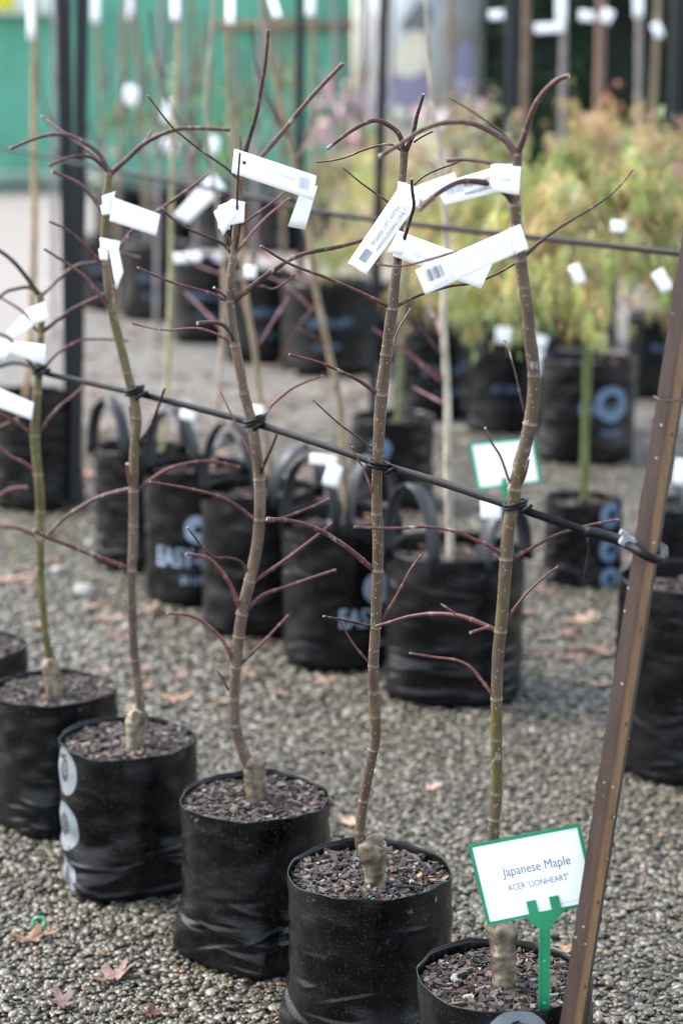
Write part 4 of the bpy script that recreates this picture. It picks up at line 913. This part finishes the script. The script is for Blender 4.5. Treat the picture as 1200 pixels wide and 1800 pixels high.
# ------------------------------------------------------------------ labels
def bil(c, u, v):
    """c: TL, TR, BR, BL as (px, py, Y); u along the strip, v up"""
    tl, tr, br, bl = c
    return tuple(tl[i] * (1 - u) * v + tr[i] * u * v + br[i] * u * (1 - v) + bl[i] * (1 - u) * (1 - v) for i in range(3))
def strip(mb, c, curl=0.0, n=16, m=4, wave=0):
    """a paper strip between four measured corners, with a little curl out of its plane"""
    vs_ = []
    for d in (0, .0003):
        for j in range(m + 1):
            for i in range(n + 1):
                u, v = i / n, j / m; x, y, Y = bil(c, u, v); q = curl * math.sin(math.pi * u) + wave * math.sin(2 * math.pi * u)
                vs_.append(P(x, y, Y + d - q))
    o = (n + 1) * (m + 1); fs = []
    for j in range(m):
        for i in range(n):
            a = j * (n + 1) + i; fs.append((a, a + 1, a + n + 2, a + n + 1)); fs.append((o + a + n + 1, o + a + n + 2, o + a + 1, o + a))
    for i in range(n):
        fs.append((i + 1, i, o + i, o + i + 1)); a = m * (n + 1) + i; fs.append((a, a + 1, o + a + 1, o + a))
    for j in range(m):
        a = j * (n + 1); fs.append((a, a + n + 1, o + a + n + 1, o + a)); a += n; fs.append((a + n + 1, a, o + a, o + a + n + 1))
    mb.add(vs_, fs)
def on_strip(c, uv, faces, curl=0, wave=0, lift=.0007):
    mb = MB(); mb.add([P(*(lambda q, u: (q[0], q[1], q[2] - lift - curl * math.sin(math.pi * u) - wave * math.sin(2 * math.pi * u)))(bil(c, u, v), u)) for u, v in uv], faces); return mb
def label(lab, strips, Y, group='white plant labels', name='plant_label'):
    """strips: list of (corners px (4), dY at the u=0 end, dY at the u=1 end, curl)"""
    x, y = strips[0][0][0]; root = empty(name, tuple(P(x, y, Y))); tag(root, lab, 'plant label', group); out = []
    for k, (cs, d0, d1, curl) in enumerate(strips):
        c = tuple((q[0], q[1], Y + (d0 if i in (0, 3) else d1)) for i, q in enumerate(cs))
        mb = MB(); strip(mb, c, curl); mb.build('tag_strip' if k == 0 else 'tag_loop', M['paper'], root); out.append((c, curl))
    return root, out
def write(root, cc, s, u0, v0, u1, mat, bold=0.0, asp=None, name='lettering'):
    """s from u0 to u1 along the strip at baseline v0"""
    c, curl = cc; v, f = text2d(s, bold)
    L = math.dist(((c[0][0] + c[3][0]) / 2, (c[0][1] + c[3][1]) / 2), ((c[1][0] + c[2][0]) / 2, (c[1][1] + c[2][1]) / 2)); Wd = math.dist(c[0][:2], c[3][:2])
    k = (u1 - u0) * L / Wd * (asp or 1)
    on_strip(c, [(u0 + x * (u1 - u0), v0 + y * k) for x, y in v], f, curl).build(name, mat, root, False)
def barcode(root, cc, u0, u1, v0, v1, mat, along='u', seed=1):
    c, curl = cc; r = random.Random(seed); mb = MB(); uv = []; f = []; t = 0
    while t < 1:
        wd = r.choice((.02, .03, .05)); e = min(1, t + wd)
        q = [(u0 + (u1 - u0) * t, v0), (u0 + (u1 - u0) * e, v0), (u0 + (u1 - u0) * e, v1), (u0 + (u1 - u0) * t, v1)] if along == 'u' else [(u0, v0 + (v1 - v0) * t), (u1, v0 + (v1 - v0) * t), (u1, v0 + (v1 - v0) * e), (u0, v0 + (v1 - v0) * e)]
        b0 = len(uv); uv += q; f.append(tuple(range(b0, b0 + 4))); t = e + r.choice((.025, .035, .05))
    on_strip(c, uv, f, curl).build('barcode', mat, root, False)
# slim brown maple: lifting instructions, hanging down to the left
r1, c1 = label('white label reading PLEASE LIFT WITH HANDLES, hanging steeply on the slim maple', [
    ([(611,462),(699,332),(738,352),(643,483)], -.055, -.035, .004),
    ([(699,318),(716,322),(716,352),(697,340)], -.034, -.03, .0),
    ([(712,322),(741,331),(736,362),(722,368)], -.030, .02, .003)], Y4)
write(r1, c1[0], '!PLEASE LIFT WITH', .31, .46, .82, M['text'], .0)
write(r1, c1[0], 'HANDLES/BAG ONLY!', .29, .18, .86, M['text'], .0)
barcode(r1, c1[0], .10, .25, .32, .72, M['text'], 'v', 4)
r2, c2_ = label('blank white label strip slung behind the tag with the plant description', [
    ([(702,406),(864,466),(845,508),(690,450)], -.03, .0, .003), ([(700,405),(716,410),(706,448),(680,443)], -.03, -.03, .002)], Y4)
write(r2, c2_[0], 'ACER LIONHEART', .20, .30, .5, M['textlight'], 0)
r3, c3_ = label('white label near the top of the olive-green maple, barcode at its free end', [
    ([(766,325),(890,288),(888,334),(781,361)], -.018, -.028, .003),
    ([(862,290),(915,293),(912,343),(866,336)], -.042, -.034, .006), ([(866,289),(900,288),(898,318),(868,316)], -.050, -.046, .006)], Y5)
write(r3, c3_[0], '!PLEASE LIFT WITH', .36, .52, .98, M['text'], .012)
write(r3, c3_[0], 'HANDLES/BAG ONLY!', .36, .20, .99, M['text'], .012)
barcode(r3, c3_[0], .10, .34, .40, .84, M['textlight'], 'u', 6)
r4, c4_ = label('white label with small print and a barcode across the olive-green maple', [
    ([(730,475),(897,402),(912,443),(747,518)], -.05, -.045, .002),
    ([(893,402),(914,394),(928,437),(906,446)], -.047, -.03, .003)], Y5)
for t_, v_, e_ in (("ACER 'LIONHEART'", .70, .56), ('Fast growing dark leaf Japanese Maple with', .56, .955), ('purple red leaves. Fairly upright in habit but', .42, .965), ('showing the horizontally branching. Deciduous', .28, .965), ('5m', .14, .34)):
    write(r4, c4_[0], t_, .28, v_, e_, M['textlight'], 0)
barcode(r4, c4_[0], .08, .25, .36, .88, M['text'], 'u', 9)
write(r4, c4_[0], '$129.99', .12, .10, .26, M['textlight'], .01)
r5, c5_ = label('long white label on the tan middle maple, its end folded down', [
    ([(414,262),(556,309),(550,352),(408,304)], -.035, -.03, .008),
    ([(528,336),(558,326),(536,404),(506,398)], -.026, .01, .003), ([(412,262),(432,268),(430,308),(407,304)], -.037, -.03, .002)], Y3)
write(r5, c5_[0], 'ACER LIONHEART', .38, .52, .78, M['textlight'], 0); barcode(r5, c5_[0], .80, .93, .3, .8, M['textlight'], 'u', 3)
mb = MB(); cq = [(427,282,0),(433,284,0),(432,290,0),(426,288,0)]; mb.add([P(a, b, Y3 - .0385) for a, b, _ in cq], [(0, 1, 2, 3)]); mb.build('slot', M['ink'], r5, False)
label('crumpled white label bunched on the tan middle maple', [([(376,372),(408,350),(432,356),(392,415)], -.02, -.035, .012), ([(404,352),(430,355),(429,391),(402,396)], -.035, -.03, .006), ([(384,362),(410,352),(404,404),(383,402)], -.012, -.03, -.004)], Y3)
label('white label angled down on the cream-grafted maple', [([(199,347),(282,377),(275,415),(193,388)], -.02, -.01, .004), ([(180,345),(203,336),(200,352),(181,360)], -.026, -.022, .005), ([(177,362),(196,352),(194,377),(180,378)], -.028, -.024, .006)], Y2)
label('pointed white label hanging straight down on the cream-grafted maple', [([(190,428),(206,425),(217,478),(205,510)], -.032, -.03, .004), ([(176,418),(212,424),(208,444),(177,436)], -.028, -.024, .006), ([(174,438),(190,430),(190,458),(176,456)], -.026, -.022, .004)], Y2)
label('rolled white label at the top of the green-stemmed maple', [([(45,545),(78,530),(86,562),(58,570)], -.03, -.02, .006), ([(12,583),(42,553),(60,572),(24,598)], -.035, -.03, .008)], Y1)
label('broad white label bent round the green-stemmed maple above its tie', [([(-8,612),(40,602),(80,606),(79,642)], -.03, -.02, .01), ([(-40,590),(30,600),(10,632),(-40,628)], -.025, -.03, .006)], Y1)
label('straight white label sloping beside the tall dark bag', [([(-40,665),(60,708),(56,738),(-40,703)], -.05, -.03, .002)], Y1)
def backlabel(lab, cs, Y): label(lab, [(cs, -.012, -.012, .004)], Y, 'white tags on the trees behind')
backlabel('blurred white tag slanting between the second and middle maples', [(306,378),(375,303),(397,330),(330,393)], bY('A') - .02)
def vlab(lab, x, y, w_, h_, Y, ang=0):
    c, s = math.cos(ang), math.sin(ang)
    q = [(x + dx * c - dy * s, y + dx * s + dy * c) for dx, dy in ((-w_ / 2, -h_ / 2), (w_ / 2, -h_ / 2), (w_ / 2, h_ / 2), (-w_ / 2, h_ / 2))]
    backlabel(lab, q, Y - .02)
vlab('long white tag hanging on the tall tan stem at the corner', 55, 18, 15, 104, bY('N'))
vlab('white tag at the top of the first pale far stem', 168, 10, 14, 60, bY('R0'))
vlab('white tag at the top of the second pale far stem', 226, 5, 16, 60, bY('R1'))
vlab('white tag at the top of the greenish tan tree', 308, 6, 18, 62, bY('A'))
vlab('white tag at the top of the tan tree behind the middle maple', 405, 8, 18, 72, bY('C'))
vlab('white tag tilted beside the curved tan tree', 480, 4, 18, 60, bY('D'), -.3)
vlab('white tag by the thin black post', 545, 2, 16, 54, bY('R4'))
vlab('round white blob of a tag in front of the green fence', 230, 168, 26, 34, bY('R1'), .3)
vlab('pale tag below the round white one, behind the arching twig', 298, 195, 20, 40, bY('R2'), .2)
vlab('small tag behind the arching twig of the second maple', 300, 255, 26, 24, bY('R2'))
vlab('small drop-shaped tag beside the middle maple', 375, 256, 18, 30, bY('R3'), .2)
vlab('round tag resting over the far bags near the middle maple', 385, 452, 16, 16, bY('R2'))
vlab('level white tag low on the greenish tan tree', 330, 452, 48, 18, bY('A'), -.1)
vlab('round tag between the middle maple and the far bags', 440, 478, 20, 22, bY('C'))
vlab('white tag at the top of the silvery trunk', 985, 2, 18, 76, bY('U2') + .8)
vlab('level white tag across the silvery trunk', 965, 49, 52, 17, bY('U2') + .75, -.06)
vlab('white tag on the broad black post', 872, 26, 26, 16, bY('U2'), -.1)
vlab('first of two white tags on the thickest trunk', 1030, 28, 26, 18, bY('U3'), .1)
vlab('second of two white tags, right on the thickest trunk', 1066, 28, 20, 24, bY('U3') - .1, .4)
vlab('long white tag at the top of the grey trunk', 1121, 2, 18, 58, bY('U3') - .6)
vlab('tilted tag on the tan leaning trunk', 1155, 53, 15, 26, bY('U3') + 1.2, -.4)
vlab('white tag hanging low in the laceleaf foliage', 1086, 398, 24, 20, ky - .36)
vlab('white tag in the middle of the laceleaf maple', 1014, 482, 20, 34, ky - .40, -.4)
vlab('white tag at the laceleaf edge beside the rusty post', 1163, 494, 22, 38, ky - .40, -.5)
vlab('round white tag on the stem behind the olive-green maple', 885, 589, 28, 28, iy - .2)
vlab('pale blurred tag right of the round white one', 945, 600, 30, 22, iy - .2, .2)
vlab('narrow pale tag under the pale blurred one', 948, 640, 12, 46, iy - .2)
vlab('white tag tied to the handle of the bag behind the slim maple', 568, 808, 46, 18, bY('D') - .16, .1)
vlab('folded tag hanging from that same handle', 584, 836, 26, 38, bY('D') - .17, .3)
vlab('white tag on the handle below the distant sign', 862, 896, 34, 32, bY('E') - .16)
vlab('white tag on the handle of the lettered bag', 330, 730, 26, 16, bY('B') - .14, .3)
vlab('white tag just behind the tie of the middle maple', 452, 730, 22, 34, bY('C') - .14)
vlab('white tag just beyond the rusty post', 1194, 830, 22, 46, bY('L') - .2, .15)
vlab('pale tag hidden behind the top of the slim maple', 770, 330, 70, 30, 4.2, -.35)

# ------------------------------------------------------------------ signs
def sign(lab, c4, Y, stake, texts, fr, tabs):
    root = empty('plant_sign', tuple(P(stake[1][0], stake[1][1], Y))); tag(root, lab, 'sign', 'green framed plant signs'); c = tuple((x, y, Y) for x, y in c4)
    def quadbox(name, uvs, d0, d1, mat, parent=None):
        mb = MB(); vs_ = []
        for d in (d0, d1): vs_ += [P(*(lambda q: (q[0], q[1], q[2] - d))(bil(c, u, v))) for u, v in uvs]
        n = len(uvs); mb.add(vs_, [tuple(range(n - 1, -1, -1)), tuple(range(n, 2 * n))] + [(k, (k + 1) % n, n + (k + 1) % n, n + k) for k in range(n)])
        return mb.build(name, mat, root, False)
    fu, fv = fr
    quadbox('backing', [(0.004, .004), (.996, .004), (.996, .996), (.004, .996)], -.003, .0, M['green'])
    for nm, q in (('frame_edge', [(0, 1 - fv), (1, 1 - fv), (1, 1), (0, 1)]), ('frame_edge', [(0, 0), (1, 0), (1, fv * .8), (0, fv * .8)]), ('frame_edge', [(0, fv * .8), (fu, fv * .8), (fu, 1 - fv), (0, 1 - fv)]), ('frame_edge', [(1 - fu, fv * .8), (1, fv * .8), (1, 1 - fv), (1 - fu, 1 - fv)])):
        quadbox(nm, q, -.003, .0028, M['green'])
    quadbox('card', [(fu, fv * .8), (1 - fu, fv * .8), (1 - fu, 1 - fv), (fu, 1 - fv)], .0003, .0012, M['paper'])
    if texts:
        b = .007; w2 = .0018                                              # fine printed border
        for q in ([(fu + .02, .085), (1 - fu - .02, .085), (1 - fu - .02, .090), (fu + .02, .090)], [(fu + .02, .93), (1 - fu - .02, .93), (1 - fu - .02, .935), (fu + .02, .935)]):
            quadbox('border_line', q, .0012, .0014, M['textlight'])
    for s, u0, v0, u1 in texts: write(root, (tuple((x, y, Y - .0008) for x, y in c4), 0), s, u0, v0, u1, M['signtext'], 0.0, 1.22)
    for (a, b) in tabs: quadbox('clip_tab', [(a, -.02), (b, -.02), (b, .19), (a, .19)], .003, .0055, M['green'])
    (tx, ty, hw), (bx, by) = stake; uu = [(tabs[0][0] - .02, .02), (tabs[0][0] - .02, -.03)] if tabs else []
    mb = MB(); vs_ = []
    top_l, top_r = (bil(c, tabs[0][0] - .05, .03), bil(c, tabs[1][1] + .05, .03)); q = [(top_l[0], top_l[1]), (top_r[0], top_r[1]), (tx + hw, ty), (bx + hw, by), (bx - hw, by), (tx - hw, ty)]
    for d in (.001, .006): vs_ += [P(x, y, Y - d) for x, y in q]
    mb.add(vs_, [tuple(range(6)), tuple(range(11, 5, -1))] + [(k, 6 + k, 6 + (k + 1) % 6, (k + 1) % 6) for k in range(6)]); mb.build('stake', M['green'], root, False)
    k = PPM(P(tx, ty, Y))
    for sx in (-hw, hw):                                                   # raised edges of the stake
        mb = MB(); vs_ = []; 
        for d in (.0062, .009): vs_ += [P(x, y, Y - d) for x, y in ((tx + sx - 1.6, ty), (tx + sx + 1.6, ty), (bx + sx + 1.6, by), (bx + sx - 1.6, by))]
        mb.add(vs_, [(0, 1, 2, 3), (7, 6, 5, 4)] + [(k_, 4 + k_, 4 + (k_ + 1) % 4, (k_ + 1) % 4) for k_ in range(4)]); mb.build('stake_rib', M['green'], root, False)
    return root
s1 = sign("white card reading Japanese Maple ACER 'LIONHEART' in a green frame on a stake", [(822,1485),(1018,1447),(1050,1588),(856,1627)], Y5 - .085, ((957,1634,8.5),(955,1775)),
     [('Japanese Maple', .235, .535, .845), ("ACER 'LIONHEART'", .252, .355, .80)], (.030, .045), [(.385,.47),(.59,.675)])
for py in (1688, 1762):
    c = P(956, py, Y5 - .0915); mb = MB(); tube(mb, [c, c - Vector((0, .0015, 0))], [.0024] * 2, 12); mb.build('stud', simple('stud%d' % py, (.02, .42, .20), .35, .1), s1)
sign('distant white card in a green frame, behind the olive-green maple', [(822,777),(938,766),(952,848),(838,862)], bY('E') - .10, ((893,880,5.5),(893,992)), [], (.05, .07), [(.40,.48),(.60,.68)])

# ------------------------------------------------------------------ fallen leaves, stones, ring
def leaf_mesh(name, seed, lobes=True):
    r = random.Random(seed); n = 40; out = []
    for i in range(n):
        t = 2 * math.pi * i / n
        q = (.26 + .74 * abs(math.cos(2.5 * t + .5 * noise.noise(Vector((math.cos(t), math.sin(t), seed * 3.7))))) ** 1.2 * (.75 + .55 * noise.noise(Vector((math.cos(t) * 1.2, math.sin(t) * 1.2, seed))))) * (1 + .16 * r.uniform(-1, 1)); out.append((q * math.cos(t) * 1.45, q * math.sin(t) * .85))
    mb = MB(); cy = r.uniform(.25, .6); c0 = (.25, .135, .085)
    def z(x, y): return cy * (x * x * .5 + y * y) + .22 * noise.noise(Vector((x * 2.2, y * 2.2, seed)))
    vs_ = [(0, 0, z(0, 0))]
    for ring in (.35, .7, 1.0): vs_ += [(x * ring, y * ring, z(x * ring, y * ring)) for x, y in out]
    fs = [(0, 1 + i, 1 + (i + 1) % n) for i in range(n)]
    for k in range(2): fs += [(1 + k * n + i, 1 + (k + 1) * n + i, 1 + (k + 1) * n + (i + 1) % n, 1 + k * n + (i + 1) % n) for i in range(n)]
    mb.add(vs_, fs, c0); tube(mb, [Vector((.6, 0, z(.6, 0))), Vector((1.0, .05, .1)), Vector((1.5, .15, .02))], [.03, .025, .02], 5, (.16, .09, .05)); return mb
LEAVES = [(200,1716,.045,(.16,.105,.088),'pinkish lobed leaf lying flat in front of the bag with swirl discs',1.1),
 (55,1650,.034,(.16,.095,.062),'curled tan leaf beside the green ring on the pebbles',.3),
 (110,1762,.034,(.085,.050,.047),'dark purplish leaf near the bottom corner',2.0),
 (268,1782,.024,(.075,.025,.022),'small dark red leaf at the bottom edge',.6),
 (310,1228,.036,(.33,.215,.145),'pale tan leaf on the pebbles beside the middle maple',.4),
 (612,1446,.034,(.28,.20,.145),'pale leaf on the pebbles just behind the slim maple bag',2.2),
 (1005,1668,.034,(.26,.165,.10),'tan leaf between the signed bag and the rusty post',.2),
 (760,1384,.026,(.36,.25,.20),'pinkish leaf lying between the slim and olive-green maples',1.2),
 (1020,1090,.05,(.36,.25,.17),'faded leaf behind the olive-green maple twigs',.8),
 (15,1020,.05,(.36,.22,.17),'pinkish leaf beyond the front row near the picture edge',.5),
 (150,835,.06,(.40,.24,.18),'large brownish leaf beside the tall dark bag',1.5)]
for i, (px, py, s, c, lab, a) in enumerate(LEAVES):
    p = GZ(px, py, .012); mb = leaf_mesh('leaf', i + 3); mb.c = [tuple(c[k] * (v[k] / (.25, .135, .085)[k]) for k in range(3)) for v in mb.c]
    m = Matrix.Rotation(a, 3, 'Z') @ Matrix.Rotation(rnd(-.15, .15), 3, 'X'); mb.v = [tuple(m @ (Vector(v) * s)) for v in mb.v]
    o = mb.build('fallen_leaf', M['leafdry']); o.location = p; tag(o, lab, 'leaf', 'dry leaves fallen on the gravel')
# litter further back reads as one mass
mb = MB(); lm = [leaf_mesh('l', 50 + i) for i in range(4)]
for i in range(620):
    if i < 400: q = GZ(rnd(110, 640), rnd(540, 860)); 
    else: q = GZ(rnd(0, 1200), rnd(560, 1250))
    s = rnd(.022, .048); a = rnd(0, 6.28); c = rng.choice([(.16, .105, .075), (.21, .145, .105), (.13, .08, .056), (.23, .17, .125), (.10, .066, .048)]); L0 = rng.choice(lm)
    m = Matrix.Rotation(a, 3, 'Z') @ Matrix.Rotation(rnd(-.3, .3), 3, 'X'); mb.add([q + Vector((0, 0, .012)) + m @ (Vector(v) * s) for v in L0.v], L0.f, c)
o = mb.build('leaf_litter', M['leafdry']); tag(o, 'brown and pinkish fallen leaves strewn over the ground between the rows', 'leaf litter', kind='stuff')
# mossy grass patch by the dark bag
mb = MB()
for i in range(1500):
    q = GZ(rnd(-30, 190), rnd(905, 1000)); h = rnd(.01, .03); d = Vector((rnd(-.5, .5), rnd(-.5, .5), 1)).normalized() * h; sd = Vector((rnd(-1, 1), rnd(-1, 1), 0)).normalized() * .002; k = rnd(.7, 1.3)
    mb.add([q - sd, q + sd, q + d], [(0, 1, 2)], (.16 * k, .17 * k, .05 * k))
o = mb.build('grass', M['foliage']); tag(o, 'low yellowish moss and grass at the foot of the dark bag', 'grass', kind='stuff')
STONES = [(147,1052,.034,'round pale stone on the gravel behind the second maple'),(100,1010,.020,'smaller pale stone beside the round one'),(158,962,.018,'little grey stone near the foot of the dark bag')]
for i, (px, py, s, lab) in enumerate(STONES):
    p = GZ(px, py, 0); bm = bmesh.new(); bmesh.ops.create_icosphere(bm, subdivisions=3, radius=s)
    for v in bm.verts: v.co *= 1 + .22 * noise.noise(v.co * 30 + Vector((i * 5, 0, 0))); v.co.z *= .72
    me = bpy.data.meshes.new('stone'); bm.to_mesh(me); bm.free(); me.polygons.foreach_set('use_smooth', [True] * len(me.polygons)); me.materials.append(M['pale'])
    o = bpy.data.objects.new('stone', me); col.objects.link(o); o.location = (p.x, p.y + s * .6, s * .55); tag(o, lab, 'stone', 'loose stones on the gravel')
c = GZ(69, 1622, .015); mb = MB(); pts = []
for i in range(19):
    a = R_(-60 + 300 * i / 18 - 0); pts.append(c + Vector((math.cos(a) * .0115, math.sin(a) * .005, math.sin(a) * .0085)))
tube(mb, pts, [.0034] * 19, 8); o = mb.build('plastic_ring', M['green']); tag(o, 'small broken green plastic ring on the pebbles', 'ring')
